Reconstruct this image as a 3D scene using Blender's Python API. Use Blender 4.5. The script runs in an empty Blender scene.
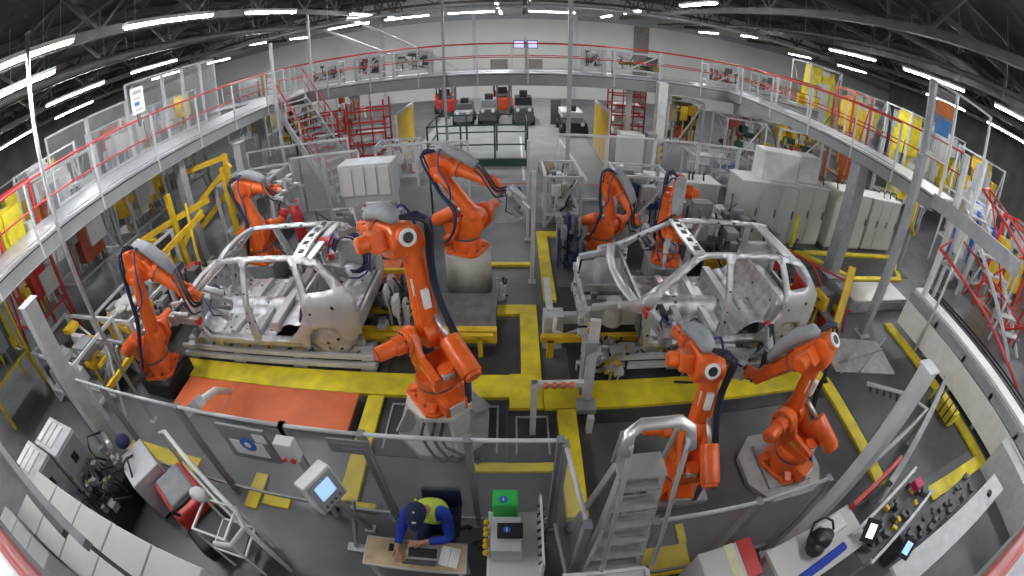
import bpy, bmesh, math, random
from mathutils import Vector, Matrix
random.seed(7)
R = math.radians
sc = bpy.context.scene
COL = sc.collection
# ---------------------------------------------------------------- camera, light, exposure
EYE = 4.5                                   # the photographer stands on a gallery, eye 4.5 m above the floor
F_PX, PITCH, ROLL, YAW = 439.0, R(33.15), R(-.4), R(.2)
cam = bpy.data.cameras.new('camera'); cam_o = bpy.data.objects.new('camera', cam); COL.objects.link(cam_o)
cam_o.location = (0, 0, EYE)
CR = Matrix.Rotation(YAW, 3, 'Z') @ Matrix.Rotation(math.pi/2-PITCH, 3, 'X') @ Matrix.Rotation(ROLL, 3, 'Z')
cam_o.rotation_euler = CR.to_euler()
cam.type = 'PANO'; cam.sensor_fit = 'HORIZONTAL'; cam.sensor_width = 36; cam.sensor_height = 20.25
cam.clip_start = .02; cam.clip_end = 300
for holder in (cam, getattr(cam, 'cycles', None)):
    for k, v in (('panorama_type', 'FISHEYE_EQUISOLID'), ('fisheye_lens', F_PX/1024*36), ('fisheye_fov', math.pi)):
        try: setattr(holder, k, v)
        except Exception: pass
sc.camera = cam_o
w = bpy.data.worlds.new('world'); sc.world = w; w.use_nodes = True
w.node_tree.nodes['Background'].inputs[0].default_value = (.80, .86, 1, 1)
w.node_tree.nodes['Background'].inputs[1].default_value = .05
sc.view_settings.view_transform = 'Standard'; sc.view_settings.look = 'None'
sc.view_settings.exposure = 0.0; sc.view_settings.gamma = 1; sc.view_settings.use_curve_mapping = False
LAMP = 130.0                                 # emission of the fluorescent tubes

# ---------------------------------------------------------------- helpers
def P(px, py, z=0.0):
    """The point of the place at height z that a pixel of the photograph shows (used for measuring positions)."""
    x, y = px-512, 288-py; r = math.hypot(x, y)+1e-9; th = 2*math.asin(min(1, r/(2*F_PX)))
    d = CR @ Vector((math.sin(th)*x/r, math.sin(th)*y/r, -math.cos(th)))
    t = (z-EYE)/d.z
    return Vector((d.x*t, d.y*t, z))
def V(*a): return Vector(a)

MATS = {}
def mat(name, col, rough=.5, metal=0, var=.12, scale=6, bump=0, spec=.5, emit=0, dirt=None, coat=0):
    if name in MATS: return MATS[name]
    m = bpy.data.materials.new(name); m.use_nodes = True; MATS[name] = m
    nt = m.node_tree; b = nt.nodes['Principled BSDF']
    b.inputs['Roughness'].default_value = rough; b.inputs['Metallic'].default_value = metal
    b.inputs['Specular IOR Level'].default_value = spec
    if coat: b.inputs['Coat Weight'].default_value = coat
    c = (*col, 1)
    if emit:
        b.inputs['Base Color'].default_value = c
        b.inputs['Emission Color'].default_value = c; b.inputs['Emission Strength'].default_value = emit
        return m
    tc = nt.nodes.new('ShaderNodeTexCoord'); n = nt.nodes.new('ShaderNodeTexNoise')
    n.inputs['Scale'].default_value = scale; n.inputs['Detail'].default_value = 5
    nt.links.new(tc.outputs['Object'], n.inputs['Vector'])
    cr = nt.nodes.new('ShaderNodeValToRGB')
    cr.color_ramp.elements[0].position = .3; cr.color_ramp.elements[1].position = .7
    d = dirt if dirt else tuple(x*(1-var*1.6) for x in col)
    cr.color_ramp.elements[0].color = (*d, 1); cr.color_ramp.elements[1].color = (*[min(1, x*(1+var*.5)) for x in col], 1)
    nt.links.new(n.outputs['Fac'], cr.inputs['Fac']); nt.links.new(cr.outputs['Color'], b.inputs['Base Color'])
    if bump:
        bp = nt.nodes.new('ShaderNodeBump'); bp.inputs['Strength'].default_value = bump; bp.inputs['Distance'].default_value = .02
        nt.links.new(n.outputs['Fac'], bp.inputs['Height']); nt.links.new(bp.outputs['Normal'], b.inputs['Normal'])
    return m
def clear(name, col, alpha, rough=.15):
    if name in MATS: return MATS[name]
    m = mat(name, col, rough, var=.03)
    m.node_tree.nodes['Principled BSDF'].inputs['Alpha'].default_value = alpha
    return m
def mesh_mat(name, col, step, thick):
    """welded wire mesh: a procedural grid of wires with open cells between"""
    if name in MATS: return MATS[name]
    m = mat(name, col, .4, .6, var=.03); nt = m.node_tree
    tc = nt.nodes.new('ShaderNodeTexCoord'); sp = nt.nodes.new('ShaderNodeSeparateXYZ'); nt.links.new(tc.outputs['Object'], sp.inputs[0])
    outs = []
    for i in range(3):
        a = nt.nodes.new('ShaderNodeMath'); a.operation = 'MODULO'; a.inputs[1].default_value = step
        b = nt.nodes.new('ShaderNodeMath'); b.operation = 'ABSOLUTE'; nt.links.new(sp.outputs[i], b.inputs[0]); nt.links.new(b.outputs[0], a.inputs[0])
        c = nt.nodes.new('ShaderNodeMath'); c.operation = 'LESS_THAN'; c.inputs[1].default_value = thick; nt.links.new(a.outputs[0], c.inputs[0]); outs.append(c)
    g = nt.nodes.new('ShaderNodeNewGeometry'); gs = nt.nodes.new('ShaderNodeSeparateXYZ'); nt.links.new(g.outputs['Normal'], gs.inputs[0])
    tot = None
    for i in range(3):   # ignore the axis the panel faces
        ab = nt.nodes.new('ShaderNodeMath'); ab.operation = 'ABSOLUTE'; nt.links.new(gs.outputs[i], ab.inputs[0])
        lt = nt.nodes.new('ShaderNodeMath'); lt.operation = 'LESS_THAN'; lt.inputs[1].default_value = .6; nt.links.new(ab.outputs[0], lt.inputs[0])
        mu = nt.nodes.new('ShaderNodeMath'); mu.operation = 'MULTIPLY'; nt.links.new(lt.outputs[0], mu.inputs[0]); nt.links.new(outs[i].outputs[0], mu.inputs[1])
        if tot is None: tot = mu
        else:
            mx = nt.nodes.new('ShaderNodeMath'); mx.operation = 'MAXIMUM'; nt.links.new(tot.outputs[0], mx.inputs[0]); nt.links.new(mu.outputs[0], mx.inputs[1]); tot = mx
    nt.links.new(tot.outputs[0], nt.nodes['Principled BSDF'].inputs['Alpha'])
    return m

OFF = {}
def tag(o, label=None, cat=None, group=None, kind=None):
    for k, v in (('label', label), ('category', cat), ('group', group), ('kind', kind)):
        if v: o[k] = v
    return o
def thing(name, label, cat, loc=(0, 0, 0), rz=0, group=None, world=True):
    o = bpy.data.objects.new(name, None); COL.objects.link(o)
    o.location = loc; o.rotation_euler = (0, 0, rz); o.empty_display_size = .2
    OFF[o.name] = Vector(loc) if world else Vector((0, 0, 0))
    return tag(o, label, cat, group)

KEEP = {'print', 'ink_lines', 'papers', 'frame', 'rim', 'member', 'floor_pan', 'belt_edge_rails', 'side_panel', 'infill', 'keyboard', 'mouth'}
ONE = {'floor_ducts': 'floor_duct', 'body': 'body_section', 'deck_plate': 'deck_plate', 'eyes': 'eye', 'bag_body': 'bag_body'}
class MB:
    def __init__(s, M=None): s.bm = bmesh.new(); s.M = M if M is not None else Matrix(); s.mi = 0
    def _f(s, fs):
        for f in fs: f.material_index = s.mi
    def _add(s, co, faces, smooth=False):
        vs = [s.bm.verts.new(s.M @ Vector(c)) for c in co]; out = []
        for f in faces:
            try: q = s.bm.faces.new([vs[i] for i in f]); q.material_index = s.mi; q.smooth = smooth; out.append(q)
            except ValueError: pass
        return s
    def box(s, c, d, rot=None):
        m = rot if isinstance(rot, Matrix) else (Matrix.Rotation(rot, 3, 'Z') if rot else Matrix.Identity(3))
        co = [Vector(c)+m@Vector((x*d[0]/2, y*d[1]/2, z*d[2]/2)) for x in (-1, 1) for y in (-1, 1) for z in (-1, 1)]
        return s._add(co, [(0, 1, 3, 2), (4, 6, 7, 5), (0, 4, 5, 1), (2, 3, 7, 6), (0, 2, 6, 4), (1, 5, 7, 3)])
    def bb(s, x0, x1, y0, y1, z0, z1): return s.box(((x0+x1)/2, (y0+y1)/2, (z0+z1)/2), (abs(x1-x0), abs(y1-y0), abs(z1-z0)))
    def beam(s, p, q, w, h=None, up=(0, 0, 1), w2=None, h2=None):
        h = h or w; w2 = w2 or w; h2 = h2 or (h if w2 == w else h*w2/w)
        p, q = Vector(p), Vector(q); d = (q-p).normalized(); u = Vector(up)
        if abs(d.dot(u)) > .98: u = Vector((0, 1, 0)) if abs(d.y) < .9 else Vector((1, 0, 0))
        a = d.cross(u).normalized(); b = a.cross(d).normalized()
        co = [p+a*x*w/2+b*y*h/2 for x, y in ((-1, -1), (1, -1), (1, 1), (-1, 1))]+[q+a*x*w2/2+b*y*h2/2 for x, y in ((-1, -1), (1, -1), (1, 1), (-1, 1))]
        return s._add(co, [(3, 2, 1, 0), (4, 5, 6, 7), (0, 1, 5, 4), (1, 2, 6, 5), (2, 3, 7, 6), (3, 0, 4, 7)])
    def tube(s, p, q, r, r2=None, n=12):
        return s.path([p, q], r, n, [r, r2 if r2 is not None else r])
    def path(s, pts, r, n=10, rs=None, cap=True, sq=1):
        pts = [Vector(p) for p in pts]; rs = rs or [r]*len(pts); rings = []; u = None
        for i, p in enumerate(pts):
            d = (pts[min(i+1, len(pts)-1)]-pts[max(i-1, 0)]).normalized()
            if u is None: u = Vector((0, 0, 1)) if abs(d.z) < .9 else Vector((1, 0, 0))
            a = d.cross(u).normalized(); b = a.cross(d).normalized(); u = b
            rings.append([s.bm.verts.new(s.M @ (p+(a*math.cos(t)+b*math.sin(t)*sq)*rs[i])) for t in (2*math.pi*k/n for k in range(n))])
        for i in range(len(rings)-1):
            for k in range(n):
                f = s.bm.faces.new((rings[i][k], rings[i][(k+1) % n], rings[i+1][(k+1) % n], rings[i+1][k])); f.smooth = True; f.material_index = s.mi
        if cap:
            for rg in (rings[0][::-1], rings[-1]):
                f = s.bm.faces.new(rg); f.material_index = s.mi
        return s
    def disc(s, c, ax, r, h, n=24, r2=None):
        c, ax = Vector(c), Vector(ax).normalized(); return s.tube(c-ax*h/2, c+ax*h/2, r, r2, n)
    def ball(s, c, r, sz=(1, 1, 1), n=12):
        res = bmesh.ops.create_uvsphere(s.bm, u_segments=n, v_segments=max(6, n//2+2), radius=r, matrix=s.M @ Matrix.Translation(Vector(c)) @ Matrix.Diagonal((*sz, 1)))
        for v in res['verts']:
            for f in v.link_faces: f.smooth = True; f.material_index = s.mi
        return s
    def prism(s, poly, z0, z1):
        n = len(poly); co = [(x, y, z0) for x, y in poly]+[(x, y, z1) for x, y in poly]
        return s._add(co, [tuple(range(n))[::-1], tuple(range(n, 2*n))]+[(i, (i+1) % n, n+(i+1) % n, n+i) for i in range(n)])
    def extr(s, poly, ax, a0, a1):
        """polygon in the plane across axis ax ('x': (y,z) or 'y': (x,z)), extruded a0..a1"""
        n = len(poly); f = (lambda p, a: (a, p[0], p[1])) if ax == 'x' else (lambda p, a: (p[0], a, p[1]))
        co = [f(p, a0) for p in poly]+[f(p, a1) for p in poly]
        return s._add(co, [tuple(range(n))[::-1], tuple(range(n, 2*n))]+[(i, (i+1) % n, n+(i+1) % n, n+i) for i in range(n)])
    def quad(s, a, b, c, d): return s._add([a, b, c, d], [(0, 1, 2, 3)])
    def m(s, i): s.mi = i; return s
    def obj(s, name, mats, parent=None, label=None, cat=None, group=None, kind=None, bevel=0, seg=2):
        bmesh.ops.recalc_face_normals(s.bm, faces=s.bm.faces)
        if parent is None:
            xs = [v.co for v in s.bm.verts]
            o = Vector(((min(v.x for v in xs)+max(v.x for v in xs))/2, (min(v.y for v in xs)+max(v.y for v in xs))/2, min(v.z for v in xs)))
        else: o = OFF[parent.name]
        for v in s.bm.verts: v.co -= o
        if parent is not None and name not in KEEP:
            groups = s._clusters()
            if 1 < len(groups) <= 95:
                one = ONE.get(name, name[:-1] if name.endswith('s') and not name.endswith('ss') else name); first = None
                for faces in groups:
                    nb = bmesh.new(); vm = {}
                    for f in faces:
                        for v in f.verts:
                            if v not in vm: vm[v] = nb.verts.new(v.co)
                        q = nb.faces.new([vm[v] for v in f.verts]); q.material_index = f.material_index; q.smooth = f.smooth
                    ob = s._link(nb, one, mats, parent, o, bevel, seg, label, kind); first = first or ob
                s.bm.free(); return first
        ob = s._link(s.bm, name, mats, parent, o, bevel, seg, label, kind)
        return tag(ob, None, cat, group)
    def _clusters(s):
        """the pieces of this mesh that stand apart from each other (touching pieces count as one)"""
        seen = set(); isl = []
        for f in s.bm.faces:
            if f in seen: continue
            st = [f]; seen.add(f); g = []
            while st:
                q = st.pop(); g.append(q)
                for v in q.verts:
                    for r in v.link_faces:
                        if r not in seen: seen.add(r); st.append(r)
            vs = [v.co for q in g for v in q.verts]
            isl.append([g, [min(v[i] for v in vs)-.012 for i in range(3)], [max(v[i] for v in vs)+.012 for i in range(3)]])
        par = list(range(len(isl)))
        def root(i):
            while par[i] != i: par[i] = par[par[i]]; i = par[i]
            return i
        for i in range(len(isl)):
            for j in range(i):
                if all(isl[i][1][k] <= isl[j][2][k] and isl[j][1][k] <= isl[i][2][k] for k in range(3)): par[root(i)] = root(j)
        out = {}
        for i, q in enumerate(isl): out.setdefault(root(i), []).extend(q[0])
        return list(out.values())
    def _link(s, bm, name, mats, parent, o, bevel, seg, label, kind):
        me = bpy.data.meshes.new(name); bm.to_mesh(me); bm.free()
        for q in (mats if isinstance(mats, (list, tuple)) else [mats]): me.materials.append(q)
        ob = bpy.data.objects.new(name, me); COL.objects.link(ob)
        if parent is None: ob.location = o
        else: ob.parent = parent
        OFF[ob.name] = o
        if bevel:
            b = ob.modifiers.new('bevel', 'BEVEL'); b.width = bevel; b.segments = seg; b.limit_method = 'ANGLE'; b.angle_limit = R(40)
        return tag(ob, label, None, None, kind)
def smooth_obj(o, lv=1):
    q = o.modifiers.new('subsurf', 'SUBSURF'); q.levels = lv; q.render_levels = lv
    for p in o.data.polygons: p.use_smooth = True
    return o

# ---------------------------------------------------------------- materials
ORANGE = mat('orange_paint', (.80, .135, .02), .34, var=.1, scale=9, coat=.15)
ORANGE_OLD = mat('faded_orange', (.62, .14, .045), .55, var=.18, scale=5)
GREYP = mat('grey_paint', (.34, .35, .36), .45, var=.12)
LGREY = mat('light_grey_paint', (.52, .53, .54), .42, var=.1)
DGREY = mat('dark_grey_paint', (.10, .105, .11), .5, var=.15)
MIDG = mat('mid_grey_paint', (.22, .225, .235), .5, var=.12)
WHITE = mat('white_paint', (.72, .72, .70), .45, var=.08)
OFFW = mat('offwhite_panel', (.60, .60, .57), .6, var=.06, scale=2)
BLACK = mat('black_rubber', (.015, .015, .017), .55, var=.2)
CABLE = mat('dark_cable', (.02, .022, .035), .45, var=.2)
BLUEC = mat('blue_cable', (.03, .05, .16), .4, var=.2)
YEL = mat('yellow_paint', (.80, .66, .02), .5, var=.1, scale=4, dirt=(.55, .44, .03))
YEL2 = mat('deep_yellow_paint', (.70, .46, .02), .5, var=.16)
YELC = mat('yellow_curtain', (.72, .46, .03), .45, var=.12)
RED = mat('red_paint', (.55, .035, .03), .42, var=.12)
REDT = mat('red_tool', (.50, .03, .03), .35, var=.15)
STEEL = mat('pressed_steel', (.68, .68, .69), .34, .55, var=.08, scale=4, bump=.04)
STEEL2 = mat('pressed_steel_inner', (.60, .60, .61), .42, .45, var=.28, scale=8, bump=.3)
GALV = mat('galvanised_steel', (.50, .51, .52), .42, .55, var=.14, scale=12)
ALU = mat('aluminium', (.66, .66, .66), .33, .7, var=.08)
CONC = mat('pale_concrete', (.42, .42, .40), .7, var=.16, scale=8, bump=.1)
BEIGE = mat('beige_steel', (.45, .44, .38), .6, var=.08)
FOAM = mat('grey_hose_cover', (.30, .315, .33), .7, var=.1, scale=12, bump=.2)
PLEX = clear('clear_plastic', (.50, .52, .55), .16)
PLEXW = clear('hazy_plastic', (.72, .74, .76), .16)
MESHM = mesh_mat('wire_mesh', (.60, .61, .62), .05, .004)
MESHD = mesh_mat('wire_mesh_dark', (.25, .26, .27), .06, .010)
GREEN = mat('green_plastic', (.04, .52, .10), .4, var=.05)
DGREEN = mat('dark_green_paint', (.025, .07, .05), .5, var=.15)
WOOD = mat('pale_wood', (.62, .47, .28), .55, var=.2, scale=7)
SCREEN = mat('lit_screen', (.36, .58, .95), .3, emit=.9)
SCREENW = mat('lit_screen_white', (.85, .92, 1.0), .3, emit=1.0)
BLUE = mat('blue_sign', (.04, .16, .55), .4, var=.08)
PAPER = mat('paper', (.78, .78, .77), .7, var=.05)
NAVY = mat('navy_cloth', (.012, .02, .075), .8, var=.2, scale=30)
BLUECL = mat('royal_blue_cloth', (.012, .045, .42), .75, var=.2, scale=25, bump=.15)
VESTM = mat('hi_vis_cloth', (.62, .82, .10), .7, var=.1, scale=25)
SKIN = mat('skin', (.55, .30, .20), .55, var=.08, scale=20)
TUBE = mat('fluorescent_tube', (.95, .97, 1.0), .3, emit=LAMP)
def add_holes(m, scale, size, col):
    nt = m.node_tree; b = nt.nodes['Principled BSDF']; src = b.inputs['Base Color'].links[0].from_socket
    tc = nt.nodes.new('ShaderNodeTexCoord'); vo = nt.nodes.new('ShaderNodeTexVoronoi'); vo.inputs['Scale'].default_value = scale; vo.inputs['Randomness'].default_value = .9
    nt.links.new(tc.outputs['Object'], vo.inputs['Vector'])
    lt = nt.nodes.new('ShaderNodeMath'); lt.operation = 'LESS_THAN'; lt.inputs[1].default_value = size; nt.links.new(vo.outputs['Distance'], lt.inputs[0])
    mx = nt.nodes.new('ShaderNodeMixRGB'); nt.links.new(lt.outputs[0], mx.inputs[0]); nt.links.new(src, mx.inputs[1]); mx.inputs[2].default_value = (*col, 1)
    nt.links.new(mx.outputs[0], b.inputs['Base Color'])
add_holes(STEEL2, 5.5, .17, (.05, .05, .055))
WALLM = mat('plaster_wall', (.63, .63, .60), .8, var=.05, scale=.6)

def floor_material():
    m = mat('concrete_floor', (.115, .118, .122), .34, var=.3, scale=.9, bump=0)
    nt = m.node_tree; b = nt.nodes['Principled BSDF']
    tc = nt.nodes.new('ShaderNodeTexCoord'); n = nt.nodes.new('ShaderNodeTexNoise'); n.inputs['Scale'].default_value = 7; n.inputs['Detail'].default_value = 8
    nt.links.new(tc.outputs['Object'], n.inputs['Vector'])
    mr = nt.nodes.new('ShaderNodeMapRange'); mr.inputs[3].default_value = .24; mr.inputs[4].default_value = .55
    nt.links.new(n.outputs['Fac'], mr.inputs[0]); nt.links.new(mr.outputs[0], b.inputs['Roughness'])
    return m
FLOOR = floor_material()

# ================================================================ the hall
def struct(name, m, mats, **k): return m.obj(name, mats, kind='structure', **k)
struct('floor', MB().bb(-36, 36, -12, 31.6, -.2, 0), FLOOR)
AISLE = mat('pale_floor_paint', (.30, .31, .31), .4, var=.15, scale=1.5)
struct('floor_aisle', MB().bb(-3.9, 3.2, 12.5, 31.5, -.1, .006), AISLE)
struct('floor_back', MB().bb(-3.9, 5.2, 9.8, 12.5, -.1, .004), mat('grey_floor_paint', (.20, .205, .21), .42, var=.15, scale=1.5))
struct('wall_back', MB().bb(-36, 36, 31.5, 31.8, 0, 8.2), WALLM)
wl = MB().bb(-36.3, -36, -12, 31.8, 0, 8.2); struct('wall_left', wl, mat('side_wall', (.22, .22, .21), .8, var=.2, scale=.8))
struct('wall_right', MB().bb(36, 36.3, -12, 31.8, 0, 8.2), MATS['side_wall'])
struct('wall_front', MB().bb(-36, 36, -12.3, -12, 0, 8.2), MATS['side_wall'])
def ceiling_mat():
    m = mat('corrugated_roof', (.045, .041, .036), .7, var=.2, scale=2); nt = m.node_tree
    tc = nt.nodes.new('ShaderNodeTexCoord'); wv = nt.nodes.new('ShaderNodeTexWave'); wv.inputs['Scale'].default_value = 3
    nt.links.new(tc.outputs['Object'], wv.inputs['Vector'])
    bp = nt.nodes.new('ShaderNodeBump'); bp.inputs['Strength'].default_value = .6; bp.inputs['Distance'].default_value = .1
    nt.links.new(wv.outputs['Fac'], bp.inputs['Height']); nt.links.new(bp.outputs['Normal'], nt.nodes['Principled BSDF'].inputs['Normal'])
    return m
struct('ceiling', MB().bb(-36, 36, -12, 31.8, 8.0, 8.2), ceiling_mat())
for i, x in enumerate((-9.2, -2.6, 4.4)):
    struct('trim_%d' % (i+1), MB().bb(x-.12, x+.12, 31.38, 31.5, 0, 8), LGREY)
struct('trim_4', MB().bb(-36, 36, 31.42, 31.5, 5.9, 6.3), GREYP)
struct('trim_5', MB().bb(8.6, 9.7, 31.4, 31.5, 0, 5.9), mat('brown_shutter', (.22, .20, .18), .6))
# roof trusses running across the hall, purlins along it
RS = mat('roof_steel', (.070, .064, .056), .55, var=.25, scale=3)
RS2 = mat('roof_steel_pale', (.11, .102, .09), .5, var=.2, scale=3)
def truss_y(x, n):
    m = MB(); m.beam((x, -12, 6.35), (x, 31.5, 6.35), .16, .2); m.beam((x, -12, 7.8), (x, 31.5, 7.8), .16, .2)
    y = -12; k = 0
    while y < 31:
        m.beam((x, y, 6.4 if k % 2 else 7.75), (x, y+1.6, 7.75 if k % 2 else 6.4), .08, .08)
        if k % 2: m.beam((x, y, 6.4), (x, y, 7.8), .06, .06)
        y += 1.6; k += 1
    struct('beam_%d' % n, m, RS2 if n % 3 == 0 else RS)
for i, x in enumerate((-24, -17, -11.4, -7.4, 0.8, 7.6, 12.5, 18, 25)): truss_y(x, i+1)
def truss_x(y, n):
    m = MB(); m.beam((-36, y, 6.9), (36, y, 6.9), .12, .16); m.beam((-36, y, 7.8), (36, y, 7.8), .12, .16)
    x = -36; k = 0
    while x < 36:
        m.beam((x, y, 6.95 if k % 2 else 7.75), (x+1.5, y, 7.75 if k % 2 else 6.95), .06, .06); x += 1.5; k += 1
    struct('beam_%d' % n, m, RS)
for i, y in enumerate((-6, -1.5, 2.2, 5.5, 9, 12.5, 17, 22, 27)): truss_x(y, i+20)
# ducts and pipes under the roof
def pipe(label, pts, r, m, name='overhead_pipe', cat='pipe'):
    t = thing(name, label, cat, pts[0])
    MB().path(pts, r, 14).obj('tube', m, t)
    a, b = V(*pts[0]), V(*pts[-1])
    for k in range(1, 8):
        p = a.lerp(b, k/8) if len(pts) == 2 else V(*pts[min(k, len(pts)-1)]) if k < len(pts) else None
        if p is not None: MB().tube(p, V(p.x, p.y, 8.0), .012, n=6).obj('hanger', GREYP, t)
pipe('long silver duct under the dark roof above the walkway with mesh panels', [(-10.6, -4, 6.3), (-10.6, 31, 6.3)], .12, RS2, 'ventilation_duct', 'duct')
pipe('thin pale pipe high under the roof above the board on the gallery', [(10.2, -4, 6.2), (10.2, 31, 6.2)], .06, RS2)
pipe('curved brown roof duct crossing above the red sloping rails', [(6.2, 8.5, 6.6), (8.2, 7.4, 6.5), (10.2, 6.4, 6.45), (12.6, 5.9, 6.4), (16, 5.2, 6.35)], .14, RS2, 'ventilation_duct', 'duct')
pipe('grey cable tray pipe above the long gallery in front of the plaster wall', [(-14, 16.5, 5.75), (14, 16.5, 5.75)], .07, GALV)

# fluorescent lamps hung under the roof
def lamp(x, y, z, L, ax, label, group=None):
    t = thing('fluorescent_lamp', label, 'lamp', (x, y, z), 0, group)
    d = (L, .16) if ax == 'x' else (.16, L); e = (L-.06, .1) if ax == 'x' else (.1, L-.06)
    MB().box((x, y, z+.05), (d[0], d[1], .07)).obj('housing', WHITE, t)
    MB().box((x, y, z), (e[0], e[1], .05)).obj('tube', TUBE, t)
    for s in (-1, 1):
        o = (s*L*.4, 0) if ax == 'x' else (0, s*L*.4)
        MB().tube((x+o[0], y+o[1], z+.08), (x+o[0], y+o[1], 8.0), .006, n=6).obj('hanger', GREYP, t)
rows = []
for x in (-6.0, -0.6, 5.2, -12.5, 11.5, 18.5, -19): 
    for y in (-7.5, -3.6, .6, 4.4, 8.2, 12.2, 19.5, 25):
        if x == -0.6 and 0 < y < 14: continue
        if (x, y) in ((5.2, 8.2), (5.2, 4.4)): continue
        if x == -6.0: y -= 1.75
        if (x, y) == (-6.0, 6.45) or (x == -12.5 and 0 < y < 6): continue
        rows.append((x, y))
TALL = {-6.0: 'in the row beside the mesh-panelled walkway', -0.6: 'in the row over the forklift aisle', 5.2: 'in the row over the striped column',
        -12.5: 'in the row beyond the mesh-panelled walkway', 11.5: 'in the row over the yellow machines', 18.5: 'in the row over the far production line', -19: 'in the row over the far storage area'}
ORD = ['first from', 'second from', 'third from', 'fourth from', 'fifth from', 'sixth from', 'seventh from', 'eighth from']
for x, y in rows:
    k = sorted([b for a, b in rows if a == x], reverse=True).index(y)
    lamp(x, y, 6.0 if abs(x) < 7 else 5.9, 2.6, 'y', 'fluorescent lamp '+ORD[k]+' the plaster wall '+TALL[x], 'fluorescent lamps '+TALL[x])
lamp(-7.8, 3.3, 5.95, 2.6, 'y', 'bright fluorescent lamp close above the thin pole and the red guard rail')
for k, x in enumerate((-8, -5, -1.9, 1.9)):
    lamp(x, 21.5, 5.85, 2.2, 'x', 'crosswise fluorescent lamp before the plaster wall, '+['first from the stairs', 'second from the stairs', 'third from the stairs', 'fourth from the stairs'][k], 'crosswise lamps before the plaster wall')

# ================================================================ galleries (mezzanine walkways)
DECK = mat('galvanised_deck', (.50, .51, .53), .33, .35, var=.16, scale=5)
BEAMM = mat('gallery_beam', (.25, .255, .25), .5, var=.1, scale=2)
def rail(name, label, pts, z0, posts, fasc=.32, group=None):
    """a guard rail: red top and middle tubes on pale posts fixed to the beam"""
    t = thing(name, label, 'guard rail', V(pts[0][0], pts[0][1], z0), group=group)
    for nm, h, r in (('top_rail', 1.08, .024), ('middle_rail', .58, .018)):
        MB().path([V(p[0], p[1], z0+h+(p[2] if len(p) > 2 else 0)) for p in pts], r, 8).obj(nm, RED, t)
    MB().path([V(p[0], p[1], z0+.06) for p in pts], .012, 6).obj('toe_rail', GREYP, t)
    for x, y in posts:
        MB().beam((x, y, z0-fasc), (x, y, z0+1.08), .045, .045).obj('post', LGREY, t)
def deck(name, label, x0, x1, y0, y1, z, beam_h=.32, edge='all'):
    t = thing(name, label, 'walkway', ((x0+x1)/2, (y0+y1)/2, z-beam_h))
    MB().bb(x0, x1, y0, y1, z-.05, z).obj('deck_plate', DECK, t)
    m = MB()
    if x1-x0 > y1-y0:
        for y in (y0+.05, y1-.05): m.bb(x0, x1, y-.06, y+.06, z-beam_h, z-.06); m.bb(x0, x1, y-.09, y+.09, z-beam_h-.02, z-beam_h)
        k = x0
        while k < x1: m.bb(k, k+.08, y0, y1, z-.2, z-.06); k += 1.2
    else:
        for x in (x0+.05, x1-.05): m.bb(x-.06, x+.06, y0, y1, z-beam_h, z-.06); m.bb(x-.09, x+.09, y0, y1, z-beam_h-.02, z-beam_h)
        k = y0
        while k < y1: m.bb(x0, x1, k, k+.08, z-.2, z-.06); k += 1.2
    m.obj('beam', BEAMM, t)
    m = MB()
    if x1-x0 > y1-y0: m.bb(x0, x1, y0-.02, y0-.012, z-.07, z-.045)
    else:
        for x in (x0-.02, x1+.012): m.bb(x, x+.008, y0, y1, z-.07, z-.045)
    m.obj('dark_edge_strip', BLACK, t)
    return t
DZ = 3.2
deck('gallery_walkway', 'long galvanised walkway deck with tall mesh panels along its outer edge', -10.3, -8.0, -.25, 13.2, DZ)
deck('gallery_walkway', 'wide grey gallery across the hall above the forklift aisle', -13, 13, 15.6, 17.2, DZ, .45)
deck('gallery_walkway', 'grey walkway deck carried by the square column among the white cabinets', 8.2, 9.5, 5.2, 15.58, DZ)
deck('gallery_walkway', 'grey landing deck joining the mesh walkway to the stairs', -10.3, -7.6, 13.22, 15.58, DZ)
rail('guard_rail', 'red tube guard rail along the mesh-panelled walkway deck', [(-8.0, -.2), (-8.0, 13.2)], DZ,
     [(-8.0, y) for y in (-.1, .9, 2.2, 3.5, 5.4, 7.4, 9.2, 11.0, 13.0)])
rail('guard_rail', 'long red tube guard rail along the gallery before the plaster wall', [(-8.6, 15.6), (13, 15.6)], DZ,
     [(x, 15.6) for x in (-8.4, -6.8, -5.1, -3.3, -1.2, .55, 3.6, 5.3, 7.0, 8.6, 10.5, 12.4)], .4)
rail('guard_rail', 'red guard rail on the far edge of the gallery before the plaster wall', [(-13, 17.15), (13, 17.15)], DZ,
     [(x, 17.15) for x in range(-12, 13, 3)])
rail('guard_rail', 'red guard rail beside the framed board on the gallery', [(9.5, 5.2), (9.5, 15.6)], DZ,
     [(9.5, y) for y in (5.3, 6.6, 8.2, 10, 12, 14)])
rail('guard_rail', 'red guard rail above the white cabinets on the column-borne walkway', [(8.2, 6.6), (8.2, 14.6)], DZ,
     [(8.2, y) for y in (6.6, 8.2, 10.2, 12.4, 14.5)])
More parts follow.
